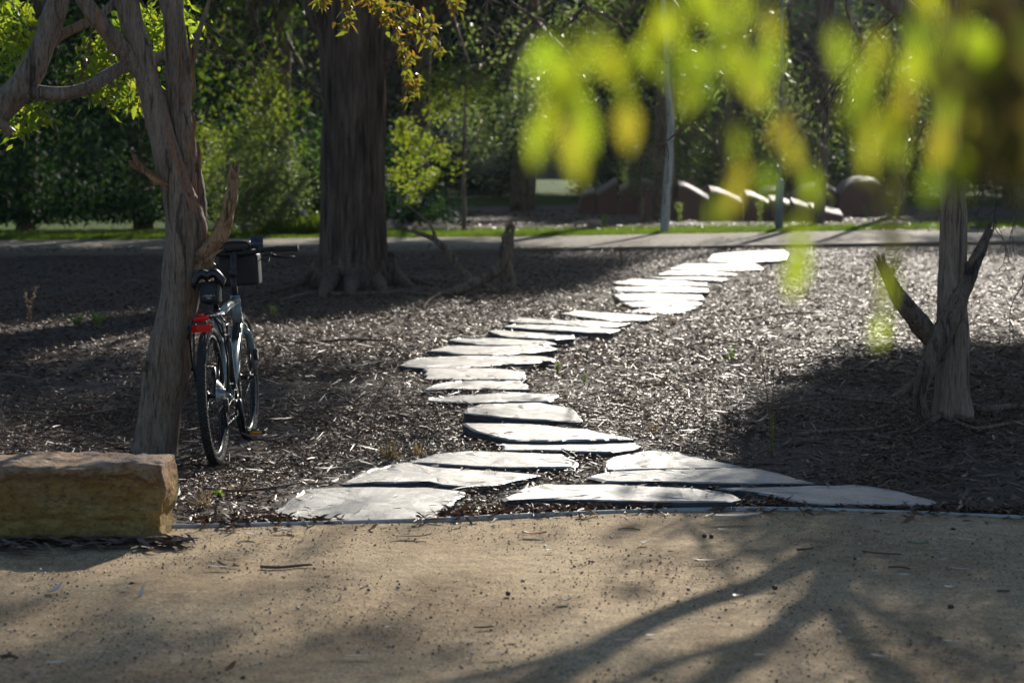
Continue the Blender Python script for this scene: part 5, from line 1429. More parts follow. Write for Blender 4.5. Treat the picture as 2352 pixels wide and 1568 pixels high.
# far belt
far = [(-24, 62), (-17, 68), (-11, 60), (-5.5, 72), (0.5, 78), (5, 70), (9.5, 62), (14.5, 70), (20, 64), (26, 70)]
fl = ['far bushy tree in the belt behind, behind the weeping tree at far left', 'far bushy tree in the belt behind, second from the left', 'far bushy tree in the belt behind, seen above the bicycle', 'far bushy tree in the belt behind, left of the big trunk', 'far bushy tree closing the gap over the lawn in the centre',
      'far bushy tree in the belt behind the thick dark trunk', 'far bushy tree in the belt behind the low brown walls', 'far bushy tree in the belt behind the twisted tree', 'far bushy tree in the belt near the right edge', 'far bushy tree in the belt, furthest right']
for k, ((x, y), lab) in enumerate(zip(far, fl)):
    rnd = random.Random(200 + k)
    z0 = 1.3 if k != 4 else 3.2
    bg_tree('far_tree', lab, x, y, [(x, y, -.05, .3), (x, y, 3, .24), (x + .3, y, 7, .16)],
            [(x + rnd.uniform(-2, 2), y, z0 + 2.2, 4.2, 2, 2.4), (x + rnd.uniform(-3, 3), y + 1, z0 + 5, 4.5, 2.5, 3), (x + rnd.uniform(-2, 2), y, z0 + 8, 4, 2.5, 2.6), (x - 2.5, y + .5, z0 + 3, 3, 2, 2.5)], M['leaf_dark'], 640, 28, .45, .36, .13, M['dead'], 300 + k, .4, mask=True, group='far tree belt', twigs=8)

# understory stuff along the lawn's far side
def hedge_stuff():
    rng = np.random.default_rng(77)
    C = []
    for (x0, x1, y0, y1, h, n) in ((-16, -1.2, 37, 39, 1.2, 700), (-26, -2, 46, 52, 2.6, 1800), (9, 17, 60, 64, 2.0, 500), (2.0, 9.5, 56, 60, 2.0, 700), (-3, .3, 60, 64, 2.2, 300), (-40, -3, 66, 72, 3.2, 1500), (3, 40, 74, 80, 3, 1500)):
        X = rng.uniform(x0, x1, n); Y = rng.uniform(y0, y1, n)
        hh = h * (.6 + .4 * np.sin(X * 1.7) * np.sin(X * .6 + 2))
        C.append(np.stack([X, Y, rng.uniform(.05, 1, n) * hh], 1))
    C = np.concatenate(C)
    v, f = foliage(C, 26, .22, .16, .04, rng, .3)
    tag(link('undergrowth', np_mesh('undergrowth', v, f), M['leaf_dark'], smooth=False), 'dark undergrowth massed below the trees beyond the track', 'undergrowth', kind='stuff')
hedge_stuff()

# pale leaning small trunk in front of the rounded shrub
mb = MB()
limb_px(mb, [(722, 545, 16, 35.8), (708, 510, 14, 35.8), (690, 480, 12, 35.8), (668, 455, 9, 35.8), (640, 440, 6, 35.8), (610, 436, 4, 35.8)], seg=9)
limb_px(mb, [(680, 468, 7, 35.8), (665, 440, 5, 35.8), (672, 420, 3, 35.8)], seg=7)
me = mb.mesh(); c = G(722, 545); me.transform(Matrix.Translation(-c)); o = link('bare_sapling', me, M['pale_bark']); o.location = c
tag(o, 'pale bare leaning sapling trunk just left of the big trunk', 'tree')
# slender leaning pale trunk by the track
def slender():
    b = P(1528, 535, 36.6)
    root = empty('slender_tree', (b.x, b.y, 0), 'slender smooth pale grey trunk leaning slightly right at the far side of the track', 'tree')
    mb = MB(); Y = 36.6
    limb_px(mb, [(1527, 545, 22, Y), (1527, 520, 20, Y), (1531, 450, 19, Y), (1536, 380, 18, Y), (1540, 320, 17, Y), (1540, 270, 16, Y), (1534, 200, 14, Y), (1530, 100, 13, Y), (1520, -40, 12, Y), (1500, -300, 9, Y), (1480, -600, 6, Y)], seg=12)
    child('trunk', mb.mesh(), M['pale_bark'], root)
    rng = np.random.default_rng(9)
    C = clusters([ex(1500, -260, Y, 170, 120, 1.2), ex(1460, -560, Y, 180, 140, 1.3)], 120, rng)
    v, f = foliage(C, 22, .2, .12, .03, rng, .6)
    child('crown', np_mesh('crown', v, f), M['leaf_gum'], root, False)
slender()
def post():
    b = P(1789, 528, 37.5)
    root = empty('lamp_post', (b.x, b.y, 0), 'thin straight grey lamp post with a wider foot right of the slender pale trunk', 'lamp post')
    mb = MB(); mb.tube([(b.x, b.y, 1.0), (b.x, b.y, 6.2)], [.026, .022], 12); child('pole', mb.mesh(), M['post'], root)
    mb = MB(); mb.tube([(b.x, b.y, -.05), (b.x, b.y, .95), (b.x, b.y, 1.0)], [.085, .08, .04], 14); child('foot', mb.mesh(), M['post'], root)
    mb = MB(); mb.tube([(b.x, b.y, 6.2), (b.x - .1, b.y - .2, 6.35), (b.x - .2, b.y - .6, 6.4)], [.03, .028, .026], 10); child('arm', mb.mesh(), M['post'], root)
    mb = MB(); mb.box((b.x - .22, b.y - .85, 6.4), (.12, .28, .04), bev=.02); child('lamp_head', mb.mesh(), M['post'], root)
post()

# low brown sawtooth walls
def c4(x, y): return ((2200 + x / 1.68) * .5742, (600 + y / 1.68) * .5742)
def lowwall(tops, base_y, Y, thick, label, cap=True, mat='brick'):
    """tops: outline along the top from left to right in crop units"""
    tp = [P(*c4(x, y), Y) for x, y in tops]
    root = empty('low_wall', (tp[0].x, Y, 0), label, 'wall', 'low brown sculptural walls beyond the track')
    q = [Vector(p) for p in spline([tuple(p) for p in tp], 5)]
    mb = MB(); vs = []; fs = []
    for p in q: vs += [(p.x, Y, -.03), (p.x, Y, p.z), (p.x, Y + thick, p.z), (p.x, Y + thick, -.03)]
    n = len(q)
    for i in range(n - 1):
        a = i * 4
        for k in range(4): fs.append((a + k, a + (k + 1) % 4, a + 4 + (k + 1) % 4, a + 4 + k))
    fs += [(3, 2, 1, 0), (n * 4 - 4, n * 4 - 3, n * 4 - 2, n * 4 - 1)]
    mb.add(vs, fs); child('wall_body', mb.mesh(), M[mat], root, False)
    if cap:  # sloping top in the paler colour that stands in for sun
        mb = MB(); vs = []; fs = []
        for p in q: vs += [(p.x, Y - .05, p.z - .06), (p.x, Y - .05, p.z - .02), (p.x, Y + thick + .04, p.z + .10), (p.x, Y + thick + .04, p.z + .004)]
        for i in range(n - 1):
            a = i * 4
            for k in range(4): fs.append((a + k, a + (k + 1) % 4, a + 4 + (k + 1) % 4, a + 4 + k))
        fs += [(3, 2, 1, 0), (n * 4 - 4, n * 4 - 3, n * 4 - 2, n * 4 - 1)]
        mb.add(vs, fs); child('sunlit_wall_top', mb.mesh(), M['cap'], root, False)
lowwall([(195, 400), (215, 310), (250, 290), (305, 280)], 415, 47, .5, 'lowest rounded brown wall at the left end of the sawtooth row')
lowwall([(318, 295), (380, 255), (445, 215), (452, 230)], 415, 46.8, .5, 'brown wall rising to the tallest point of the left sawtooth row')
lowwall([(470, 272), (520, 245), (570, 220), (590, 232)], 415, 46.6, .5, 'middle brown tooth of the left sawtooth row')
lowwall([(598, 246), (630, 220), (700, 240), (740, 300)], 415, 46.4, .5, 'brown tooth behind the thick dark trunk')
lowwall([(868, 236), (910, 240), (985, 280), (1075, 332)], 480, 43.6, .5, 'tallest pale topped wall right of the thick dark trunk')
lowwall([(1085, 275), (1140, 285), (1220, 315), (1292, 348)], 490, 43.2, .5, 'second pale topped wall of the descending row')
lowwall([(1320, 300), (1370, 308), (1430, 335), (1485, 362)], 490, 42.8, .5, 'third pale topped wall of the descending row')
lowwall([(1490, 335), (1560, 345), (1632, 372)], 490, 42.4, .5, 'fourth pale topped wall of the descending row')
lowwall([(1640, 355), (1700, 370), (1755, 392)], 470, 42.2, .5, 'fifth pale topped wall of the descending row')
lowwall([(1760, 383), (1860, 410), (1970, 435)], 470, 42.0, .5, 'last and lowest pale topped wall of the descending row')
lowwall([(1410, 296), (1450, 272), (1500, 264), (1545, 268)], 440, 46.5, .3, 'small arched wall peeping over the descending row')
lowwall([(1630, 318), (1700, 268), (1790, 246), (1870, 252), (1945, 298)], 440, 46.2, .3, 'thin arched wall left of the big rounded one')
lowwall([(1945, 296), (1990, 240), (2060, 210), (2140, 205), (2215, 222), (2260, 262)], 440, 45.8, .6, 'big rounded brown wall at the right end')
lowwall([(900, 240), (930, 205), (960, 192), (1000, 260)], 440, 47, .4, 'pointed brown wall behind the tallest pale topped one', cap=False)
lowwall([(1010, 290), (1050, 245), (1090, 240), (1120, 280)], 440, 47.2, .4, 'blunt brown wall behind the second pale topped one', cap=False)

def rock(c, s, label, seed, mat='bluestone'):
    bm = bmesh.new(); bmesh.ops.create_icosphere(bm, subdivisions=3, radius=1)
    for v in bm.verts:
        q = v.co.copy()
        n = 1 + .25 * mn.noise(q * 1.1 + Vector((seed,) * 3)) + .06 * mn.noise(q * 4 + Vector((seed,) * 3))
        q = q * n; q.z = min(q.z, .62 + q.x * .25)
        v.co = Vector((q.x * s[0], q.y * s[1], q.z * s[2]))
    me = bpy.data.meshes.new('rock'); bm.to_mesh(me); bm.free()
    o = link('rock', me, M[mat], smooth=False); o.location = c
    tag(o, label, 'rock')
p = P(955, 490, 44); rock(Vector((p.x, 44, .05)), (.55, .4, .6), 'angular blue grey rock right of the big trunk beyond the track', 3)

# weeds before the low walls
for k, (x, y, h, lab) in enumerate(((1388, 520, .25, 'sparse weed on the bed at the left end of the walls'), (1475, 505, .5, 'pale green weed left of the slender pale trunk'), (1562, 512, .45, 'pale green weed right of the slender pale trunk'), (1640, 506, .6, 'tall weed before the second pale topped wall'),
                                 (1705, 505, .65, 'tall weed before the third pale topped wall'), (1745, 512, .6, 'tall lit weed left of the lamp post'), (1800, 510, .5, 'lit weed touching the lamp post'), (1912, 500, .6, 'feathery dry weed at the end of the descending wall row'), (1990, 500, .3, 'low weed before the big rounded wall'), (2055, 510, .8, 'tall feathery weed right of the big rounded wall'))):
    sprig(G(x, y), h, 110, .07, .02, 'leaf_small', 'weed', lab, 'weed', 400 + k, h * .3, 7, 'straw', 'weeds in the bed before the low walls', .1)

# grass
def grass_stuff():
    rng = np.random.default_rng(88)
    n = 42000
    u = rng.uniform(size=n)
    px = rng.uniform(-200, 2500, n)
    yb = np.interp(px, [-200, 0, 1200, 2352, 2500], [554, 553, 544, 524, 522])
    py = yb - np.abs(rng.normal(0, 8, n))
    r = [(CAMH * F / (py - 345))]
    Y = r[0]; X = (px - 1176) / F * Y
    C = np.stack([X, Y, np.full(n, .005)], 1)
    d = rng.normal(0, .45, (n, 3)); d[:, 2] = 1
    v, f = leaf_mesh(C, d, rand_unit(n, rng), .07 * rng.uniform(.4, 1.3, n), np.full(n, .012), curl=.15)
    tag(link('lawn_grass', np_mesh('lawn_grass', v, f), M['grass'], smooth=False), 'short green grass fringing the far side of the track', 'grass', kind='stuff')
    n = 2600
    px = rng.uniform(590, 745, n); Y = rng.uniform(35.0, 36.4, n); X = (px - 1176) / F * Y
    C = np.stack([X, Y, np.zeros(n)], 1); d = rng.normal(0, .3, (n, 3)); d[:, 2] = 1
    v, f = leaf_mesh(C, d, rand_unit(n, rng), .42 * rng.uniform(.4, 1.2, n) * (.5 + .5 * (px - 590) / 155), np.full(n, .013), curl=.2)
    tag(link('tall_grass', np_mesh('tall_grass', v, f), M['grass'], smooth=False), 'tall bright green grass left of the big trunk beyond the track', 'grass', kind='stuff')
grass_stuff()

# chips glinting in the far bed
litter(9000, 37, 50, .10, .045, 14, 'bed_litter', 'glinting leaf litter on the bed before the low walls', M['litter'], xw=.29, zlift=.05,
       dense=lambda X, Y: np.where((X > -2.2) & (X < 11.5), 1.0, 0.0))

# ================================================================== BICYCLE
M['frame'] = plain('pale_sage_paint', (.19, .235, .24), .22, 0, .6, .6)
M['black'] = plain('black_plastic', (.018, .019, .021), .35)
M['rubber'] = plain('tyre_rubber', (.03, .029, .028), .65)
M['blackmetal'] = plain('black_alloy', (.03, .032, .035), .3, .6)
M['chrome'] = plain('bright_steel', (.55, .55, .55), .25, 1)
M['fabric'] = plain('black_nylon', (.012, .013, .015), .6)
M['white'] = plain('white_print', (.75, .75, .75), .5)
def tread():
    m = M['rubber']; N = m.node_tree.nodes; L = m.node_tree.links
    v = N.new("ShaderNodeTexVoronoi"); v.inputs['Scale'].default_value = 110
    mp = coord(N, L); L.new(mp.outputs[0], v.inputs['Vector'])
    b = bump(N, L, v.outputs['Distance'], 1, .006); L.new(b.outputs[0], N["Principled BSDF"].inputs['Normal'])
tread()
def red():
    m, t, N, L, p = new_mat('red_reflector')
    mp = coord(N, L); v = N.new("ShaderNodeTexVoronoi"); v.inputs['Scale'].default_value = 220; L.new(mp.outputs[0], v.inputs['Vector'])
    r = ramp(N, [(.2, (.75, .012, .012)), (.8, (.45, .005, .008))]); L.new(v.outputs['Distance'], r.inputs[0]); L.new(r.outputs[0], p.inputs['Base Color'])
    p.inputs['Roughness'].default_value = .2
    tr_ = N.new("ShaderNodeBsdfTranslucent"); tr_.inputs[0].default_value = (.95, .02, .02, 1)
    mx = N.new("ShaderNodeMixShader"); mx.inputs[0].default_value = .45
    L.new(p.outputs[0], mx.inputs[1]); L.new(tr_.outputs[0], mx.inputs[2]); L.new(mx.outputs[0], N["Material Output"].inputs[0])
    return m
M['red'] = red()
M['amber'] = plain('amber_reflector', (.95, .30, .02), .3)

def bicycle():
    R = .345; tr_ = .023
    base = G(501, 1066)
    MW = Matrix.Translation((base.x, base.y, -.005)) @ Matrix.Rotation(rad(-0.6), 4, 'Z') @ Matrix.Rotation(rad(-3.4), 4, 'Y') @ Matrix.Rotation(rad(-1.6), 4, 'X')
    def rootobj(name, label, cat):
        o = bpy.data.objects.new(name, None); COL.objects.link(o); o.matrix_world = MW; o.empty_display_size = .1
        return tag(o, label, cat)
    root = rootobj('bicycle', 'pale sage bicycle with black tyres and rear rack leaning against the gum tree', 'bicycle')
    def part(name, mb, mat, parent=root, loc=None):
        me = mb.mesh()
        return link(name, me, M[mat], parent)
    def wheel(y, rear):
        T = Matrix.Translation((0, y, R))
        wo = bpy.data.objects.new('wheel', None); COL.objects.link(wo); wo.parent = root
        # tyre
        mb = MB(); prof = [(math.sin(a) * tr_, R - tr_ + math.cos(a) * tr_ * 1.0) for a in [2 * math.pi * k / 14 for k in range(14)]]
        mb.lathe(prof, 72, T, closed=True)
        # tread blocks
        for k in range(110):
            a = 2 * math.pi * k / 110
            for sx_, off in ((-.010, 0), (0, .5), (.010, 0), (-.018, .5), (.018, .5)):
                aa = a + off * 2 * math.pi / 110
                rr = R - tr_ + math.sqrt(max(0, tr_ ** 2 - sx_ ** 2))
                c = Vector((sx_, y + rr * math.cos(aa), R + rr * math.sin(aa)))
                mb.box(c, (.0032, .0055, .0025), Matrix.Rotation(aa + math.pi / 2, 3, 'X'))
        link('tyre', mb.mesh(), M['rubber'], wo)
        mb = MB(); ri = R - tr_ * 2
        mb.lathe([(-.013, ri + .006), (-.014, ri - .004), (-.007, ri - .022), (.007, ri - .022), (.014, ri - .004), (.013, ri + .006)], 72, T, closed=True)
        link('rim', mb.mesh(), M['blackmetal'], wo)
        mb = MB()
        for k in range(32):
            a = 2 * math.pi * k / 32; s = 1 if k % 2 else -1
            b = a + (.5 if (k // 2) % 2 else -.5)
            mb.bar((s * .028, y + .022 * math.cos(b), R + .022 * math.sin(b)), (s * .004, y + (ri - .02) * math.cos(a), R + (ri - .02) * math.sin(a)), .0011, 5)
        link('spokes', mb.mesh(), M['blackmetal'], wo)
        mb = MB(); mb.lathe([(-.05, .001), (-.05, .012), (-.03, .012), (-.03, .026), (-.024, .026), (-.02, .014), (.02, .014), (.024, .026), (.03, .026), (.03, .012), (.05, .012), (.05, .001)], 20, T)
        link('hub', mb.mesh(), M['blackmetal'], wo)
        mb = MB(); mb.lathe([(-.036, .055), (-.036, .08), (-.038, .08), (-.038, .055)], 40, T, closed=True)
        for k in range(6):
            a = k * math.pi / 3; mb.bar((-.037, y, R), (-.037, y + .06 * math.cos(a), R + .06 * math.sin(a)), .004, 5)
        link('brake_disc', mb.mesh(), M['chrome'], wo)
        if rear:
            mb = MB()
            for k in range(9):
                r = .078 - k * .0058; x = .026 + k * .0042
                prof = [(x, .02), (x, r), (x + .0018, r), (x + .0018, .02)]
                mb.lathe(prof, 44, T, closed=True)
                nt_ = int(r * 380)
                for j in range(nt_):
                    a = 2 * math.pi * j / nt_
                    mb.box((x + .0009, y + r * math.cos(a), R + r * math.sin(a)), (.0009, .0025, .0025), Matrix.Rotation(a, 3, 'X'))
            link('cassette', mb.mesh(), M['chrome'], wo)
    wheel(0, True); wheel(1.06, False)
    # frame
    BB = Vector((0, .44, .28)); ST = Vector((0, .27, .74)); HB = Vector((0, .945, .60)); HT_ = Vector((0, .90, .80))
    mb = MB()
    mb.tube([BB, BB.lerp(ST, .5), ST], [.022, .018, .018], 14)
    mb.tube([BB + Vector((0, .01, 0)), BB.lerp(HB, .5), HB + Vector((0, -.02, .03))], [.036, .034, .030], 18)
    mb.tube([ST + Vector((0, 0, -.03)), ST.lerp(HT_, .5) + Vector((0, 0, -.02)), HT_ + Vector((0, -.01, -.03))], [.020, .022, .026], 16)
    mb.tube([HB, HT_], [.030, .026], 16)
    for s in (-1, 1):
        mb.tube([BB + Vector((s * .03, -.02, 0)), (s * .045, .25, .31), (s * .066, .03, .345)], [.014, .012, .010], 10)
        mb.tube([ST + Vector((s * .012, 0, -.10)), (s * .038, .17, .58), (s * .066, .01, .36)], [.011, .009, .008], 10)
    mb.bar((-.036, BB.y, BB.z), (.036, BB.y, BB.z), .024, 16)
    part('frame', mb, 'frame')
    mb = MB()
    for s in (-1, 1):
        mb.tube([(s * .018, .94, .615), (s * .052, .955, .585), (s * .060, .99, .50), (s * .056, 1.06, .35)], [.020, .019, .015, .010], 12)
    mb.bar((-.03, .943, .606), (.03, .943, .606), .022, 12)
    part('fork', mb, 'frame')
    mb = MB(); mb.bar(ST, (0, .235, .90), .0135, 14); mb.bar(ST + Vector((0, 0, -.012)), ST + Vector((0, -.004, .018)), .021, 14); part('seatpost', mb, 'blackmetal')
    # saddle
    vs = []; fs = []
    ny_, nx_ = 16, 13
    for i in range(ny_):
        t = i / (ny_ - 1)                      # 0 rear ... 1 nose
        wv = .078 * (1 - t) ** .75 * (1 if t > .12 else (.80 + t * 1.6)) + .019
        for j in range(nx_):
            s = j / (nx_ - 1) * 2 - 1
            z = .965 - .012 * t - .055 * abs(s) ** 2.6 - .012 * math.exp(-(s / .18) ** 2) * (1 - t) - (.02 if t == 0 else 0) + .01 * (1 - t) * math.exp(-((abs(s) - .5) / .3) ** 2)
            vs.append((s * wv, .06 + t * .265, z))
    for i in range(ny_ - 1):
        for j in range(nx_ - 1): a = i * nx_ + j; fs.append((a, a + 1, a + nx_ + 1, a + nx_))
    N0 = len(vs); vs += [(v[0] * .86, v[1] + (.012 if k < nx_ else 0), v[2] - .028) for k, v in enumerate(vs)]
    fs += [tuple(q + N0 for q in f[::-1]) for f in fs[:]]
    rim = [j for j in range(nx_)] + [i * nx_ + nx_ - 1 for i in range(1, ny_)] + [(ny_ - 1) * nx_ + j for j in range(nx_ - 2, -1, -1)] + [i * nx_ for i in range(ny_ - 2, 0, -1)]
    fs += [(rim[a], rim[a] + N0, rim[(a + 1) % len(rim)] + N0, rim[(a + 1) % len(rim)]) for a in range(len(rim))]
    mb = MB(); mb.add(vs, fs); sad = part('saddle', mb, 'black')
    mb = MB()
    for s in (-1, 1): mb.tube([(s * .03, .09, .925), (s * .022, .16, .905), (s * .022, .25, .905), (s * .012, .31, .93)], [.0038] * 4, 8)
    link('saddle_rails', mb.mesh(), M['chrome'], sad)
    # bars
    mb = MB()
    mb.bar(HT_, (0, .885, .90), .017, 12); mb.tube([(0, .883, .90), (0, .885, .935)], [.021, .019], 12)
    mb.tube([(0, .885, .915), (0, .94, .99), (0, .965, 1.015)], [.021, .019, .022], 12)
    part('stem', mb, 'black')
    mb = MB(); BZ = 1.02
    q = spline([(-.34, .915, BZ + .01), (-.20, .945, BZ + .012), (-.10, .965, BZ + .002), (0, .97, BZ - .004), (.10, .965, BZ + .002), (.20, .945, BZ + .012), (.34, .915, BZ + .01)], 5)
    mb.tube(q, [.0125] * len(q), 12); bar_o = part('handlebar', mb, 'blackmetal')
    for s in (-1, 1):
        mb = MB(); mb.tube([(s * .225, .941, BZ + .011), (s * .23, .94, BZ + .011), (s * .34, .916, BZ + .01), (s * .352, .913, BZ + .01)], [.0165, .0158, .0165, .018], 14); link('grip', mb.mesh(), M['rubber'], bar_o)
        mb = MB(); mb.tube([(s * .19, .96, BZ), (s * .20, .985, BZ - .02), (s * .26, .995, BZ - .035), (s * .325, .98, BZ - .038)], [.011, .009, .006, .005], 8)
        mb.box((s * .185, .955, BZ - .008), (.018, .016, .014), bev=.004); mb.box((s * .17, .945, BZ - .035), (.022, .02, .014), Matrix.Rotation(s * .3, 3, 'Y'), bev=.005)
        link('brake_lever', mb.mesh(), M['blackmetal'], bar_o)
    mb = MB()
    for s in (-1, 1):
        mb.tube(spline([(s * .17, .97, BZ - .01), (s * .12, 1.03, BZ - .05), (s * .05, 1.02, BZ - .13), (s * .03, .96, .72), (s * .02, .90, .66)], 6), [.0025] * 25, 6)
    mb.tube(spline([(.02, .9, .64), (.04, .66, .42), (.035, .45, .25), (.06, .2, .30), (.07, .02, .29)], 6), [.0025] * 25, 6)
    part('cables', mb, 'black')
    # drivetrain
    mb = MB(); T = Matrix.Translation(BB)
    mb.lathe([(.040, .05), (.040, .082), (.043, .082), (.043, .05)], 60, T, closed=True)
    for k in range(40):
        a = 2 * math.pi * k / 40; mb.box((.0415, BB.y + .084 * math.cos(a), BB.z + .084 * math.sin(a)), (.0014, .003, .003), Matrix.Rotation(a, 3, 'X'))
    for k in range(4):
        a = .4 + k * math.pi / 2; mb.bar((.042, BB.y, BB.z), (.042, BB.y + .055 * math.cos(a), BB.z + .055 * math.sin(a)), .009, 8)
    part('chainring', mb, 'blackmetal')
    for s, dz in ((1, -1), (-1, 1)):
        e_ = BB + Vector((s * .068, .02, dz * .172))
        mb = MB(); mb.tube([BB + Vector((s * .05, 0, 0)), BB + Vector((s * .060, .005, dz * .06)), e_], [.016, .012, .011], 10); cr = part('crank', mb, 'blackmetal')
        mb = MB(); cx = e_.x + s * .068
        mb.bar(e_, (cx, e_.y, e_.z), .006, 8)
        for yy in (-.042, .042): mb.box((cx, e_.y + yy, e_.z), (.045, .007, .010), bev=.003)
        for xx in (-.042, 0, .042): mb.box((cx + xx, e_.y, e_.z), (.005, .042, .0085), bev=.002)
        pd = link('pedal', mb.mesh(), M['black'], cr)
        mb = MB(); mb.box((cx, e_.y - .0505, e_.z), (.030, .0015, .006)); link('pedal_reflector', mb.mesh(), M['amber'], pd)
    mb = MB()
    for (a, b) in (((.042, BB.y, BB.z + .083), (.045, 0, R + .052)), ((.042, BB.y, BB.z - .083), (.050, -.03, R - .155))):
        a, b = Vector(a), Vector(b); n = int((b - a).length / .0127)
        ang = math.atan2(b.z - a.z, b.y - a.y)
        mb = MB()
        for k in range(n):
            c = a.lerp(b, (k + .5) / n); w_ = .0035 if k % 2 else .0024
            mb.box(c, (w_, .0066, .0036), Matrix.Rotation(ang, 3, 'X'))
        part('chain', mb, 'chrome')
    mb = MB()
    mb.box((.062, -.01, R - .05), (.012, .016, .034), bev=.005); mb.box((.058, -.02, R - .11), (.006, .012, .05), Matrix.Rotation(.2, 3, 'X'), bev=.003)
    for zz in (-.08, -.15):
        mb.lathe([(-.003, .004), (-.003, .018), (.003, .018), (.003, .004)], 16, Matrix.Translation((.050, -.022, R + zz)), closed=True)
    part('derailleur', mb, 'blackmetal')
    # pump strapped to the seat tube
    mb = MB(); mb.tube([(.04, .40, .34), (.04, .385, .37), (.04, .34, .50), (.04, .325, .55), (.04, .315, .60)], [.010, .015, .015, .018, .012], 12)
    part('pump', mb, 'black')
    mb = MB(); mb.tube([(-.02, .47, .25), (-.05, .45, .12), (-.065, .43, .02)], [.010, .009, .009], 8); part('kickstand', mb, 'blackmetal')
    # front mudguard-less lamp on fork
    mb = MB(); mb.box((.078, .985, .47), (.012, .02, .03), bev=.006); part('fork_mount', mb, 'blackmetal')
    # rack
    mb = MB(); ZR = .74
    for s in (-1, 1):
        mb.tube([(s * .05, -.15, ZR), (s * .052, .05, ZR), (s * .05, .20, ZR)], [.006] * 3, 8)
        mb.tube([(s * .05, -.10, ZR - .005), (s * .082, -.09, ZR - .05), (s * .088, -.03, .52), (s * .072, 0, .365)], [.0055] * 4, 8)
        mb.tube([(s * .05, .06, ZR - .005), (s * .082, .05, ZR - .05), (s * .088, .03, .52), (s * .072, 0, .365)], [.0055] * 4, 8)
        mb.tube([(s * .05, .20, ZR), (s * .03, .26, ZR - .03)], [.0045] * 2, 8)
        mb.tube([(s * .086, -.12, .64), (s * .086, .07, .64)], [.005] * 2, 8)
        mb.bar((s * .05, -.10, ZR - .005), (s * .086, -.12, .64), .0055, 8)
    for yy in (-.15, -.05, .05, .15, .20): mb.bar((-.05, yy, ZR), (.05, yy, ZR), .006, 8)
    mb.bar((0, -.15, ZR), (0, .2, ZR), .006, 8)
    rk = part('rear_rack', mb, 'blackmetal')
    mb = MB(); mb.bar((.045, -.16, ZR + .004), (.105, -.14, ZR + .008), .005, 8); mb.bar((.082, -.06, ZR - .055), (.10, .0, ZR - .045), .005, 8); link('rack_tube_end', mb.mesh(), M['chrome'], rk)
    # red reflector and light
    mb = MB()
    ax, az = .046, .018
    pr = [(-ax, .012), (-ax * .95, .0), (-ax * .45, -.012), (ax * .45, -.012), (ax * .95, .0), (ax, .012)]
    vs = []; fs = []
    for z_ in (-az, az):
        for (x_, y_) in pr: vs.append((x_ + -.005, -.185 + y_, ZR - .052 + z_))
    n = len(pr)
    for k in range(n): fs.append((k, (k + 1) % n, n + (k + 1) % n, n + k))
    fs += [tuple(range(n))[::-1], tuple(range(n, 2 * n))]
    mb.add(vs, fs); link('rear_reflector', mb.mesh(), M['red'], rk, False)
    mb = MB(); mb.box((-.002, -.182, ZR - .004), (.036, .018, .0125), Matrix.Rotation(-.08, 3, 'Y'), bev=.008); mb.box((-.002, -.182, ZR + .012), (.012, .01, .005), bev=.002); link('rear_light', mb.mesh(), M['red'], rk)
    mb = MB(); mb.box((-.002, -.168, ZR - .03), (.025, .006, .012), bev=.003); link('light_bracket', mb.mesh(), M['black'], rk)
    # small emblem on the seat tube
    mb = MB()
    for s in (-1, 1):
        mb.tube([(s * .004 - .001, ST.y - .010, ST.z - .055), (s * .0065 - .001, ST.y - .013, ST.z - .045), (s * .003 - .001, ST.y - .012, ST.z - .036)], [.0015, .003, .0012], 6)
    part('seat_tube_emblem', mb, 'black')

    # ---- bags and phone
    sb = rootobj('saddle_bag', 'small rounded black bag hanging under the bicycle saddle', 'bag')
    mb = MB()
    mb.box((0, .135, .845), (.048, .062, .056), Matrix.Rotation(-.12, 3, 'X'), bev=.026)
    part('bag_body', mb, 'fabric', sb)
    mb = MB(); y_ = .075
    q = [(.044 * math.cos(a), y_ + .002, .838 + .050 * math.sin(a)) for a in [2 * math.pi * k / 24 for k in range(25)]]
    mb.tube(q, [.0028] * 25, 6, cap=False); part('zip_rim', mb, 'black', sb)
    mb = MB(); y2 = .0695
    def stroke(pts, r=.0009): mb.tube([(x, y2, .832 + z) for x, z in pts], [r] * len(pts), 5)
    for s in (-1, 1):
        stroke([(s * .011 + .0045 * math.cos(a), .0045 * math.sin(a) + .002) for a in [2 * math.pi * k / 10 for k in range(11)]])
        stroke([(s * .011 + .0015 * math.cos(a), .0015 * math.sin(a) + .002) for a in [2 * math.pi * k / 6 for k in range(7)]], .0006)
        stroke([(s * .019, -.001), (s * .022, .006), (s * .025, -.001), (s * .028, .005), (s * .031, -.002)], .0007)
    stroke([(0, .004), (0, -.009)], .0011); stroke([(-.006, .003), (.006, .003)], .0008)
    stroke([(-.012, -.009), (.010, -.009), (.010, -.014), (.006, -.014)], .0011); stroke([(-.006, -.013), (.002, -.013)], .0008)
    part('printed_face', mb, 'white', sb)
    mb = MB(); mb.box((0, .19, .885), (.012, .035, .012), bev=.003); part('strap', mb, 'fabric', sb)
    hb = rootobj('handlebar_bag', 'boxy black bag mounted in front of the bicycle handlebar', 'bag')
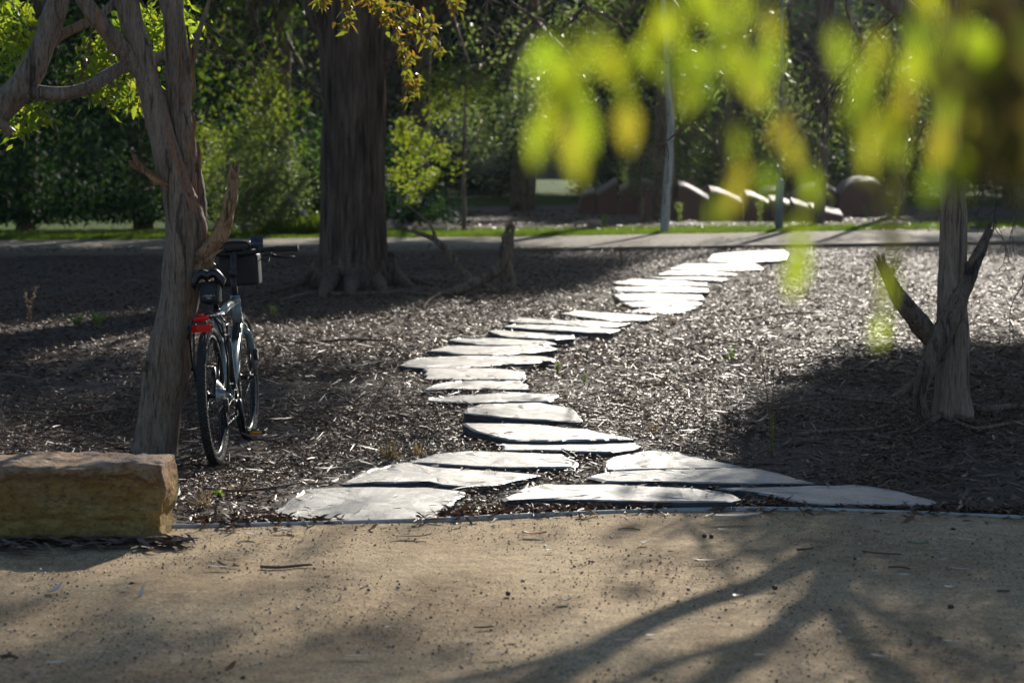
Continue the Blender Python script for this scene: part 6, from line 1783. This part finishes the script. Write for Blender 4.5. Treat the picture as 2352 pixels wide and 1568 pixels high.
    mb = MB(); mb.box((.015, 1.065, .93), (.105, .075, .085), bev=.018); part('bag_body', mb, 'fabric', hb)
    mb = MB(); mb.box((.008, 1.06, 1.055), (.085, .07, .030), bev=.024); part('bag_lid', mb, 'black', hb)
    mb = MB()
    q = [(-.075, .992, 1.035), (-.07, .985, 1.075), (0, .982, 1.085), (.075, .985, 1.075), (.09, .992, 1.03)]
    mb.tube(spline(q, 5), [.004] * 21, 7); mb.bar((-.08, .985, 1.04), (.09, .985, 1.04), .006, 8)
    for x in (-.06, .055): mb.box((x, .985, 1.025), (.009, .006, .028), bev=.002)
    part('straps', mb, 'fabric', hb)
    ph = rootobj('phone', 'upright dark phone clamped to the handlebar of the bicycle', 'phone')
    mb = MB(); mb.box((.128, .955, 1.075), (.034, .005, .036), Matrix.Rotation(-.35, 3, 'X'), bev=.006); part('phone_case', mb, 'black', ph)
    mb = MB(); mb.box((.128, .9485, 1.0735), (.030, .0008, .032), Matrix.Rotation(-.35, 3, 'X')); me_ = part('screen', mb, 'screen', ph)
    mb = MB(); mb.bar((.128, .962, 1.05), (.128, .955, 1.025), .008, 8); part('clamp', mb, 'blackmetal', ph)
M['screen'] = plain('phone_glass', (.02, .03, .045), .08)
bicycle()

# ================================================================== HAZE ADDED FOR THE LENS FLARE VEIL
def haze():
    bm = bmesh.new(); bmesh.ops.create_cube(bm, size=2)
    for v in bm.verts: v.co = Vector((v.co.x * 402, 320 + v.co.y * 382, 11.5 + v.co.z * 12.6))
    me = bpy.data.meshes.new('haze'); bm.to_mesh(me); bm.free()
    m = bpy.data.materials.new('air'); m.use_nodes = True
    N = m.node_tree.nodes; N.remove(N['Principled BSDF'])
    v = N.new('ShaderNodeVolumePrincipled'); v.inputs['Color'].default_value = (.9, .95, 1, 1)
    v.inputs['Density'].default_value = .0002; v.inputs['Anisotropy'].default_value = .6
    m.node_tree.links.new(v.outputs[0], N['Material Output'].inputs['Volume'])
    o = link('haze', me, m, smooth=False)
    tag(o, 'faint haze volume added to stand in for lens flare', 'haze', kind='stuff')
haze()
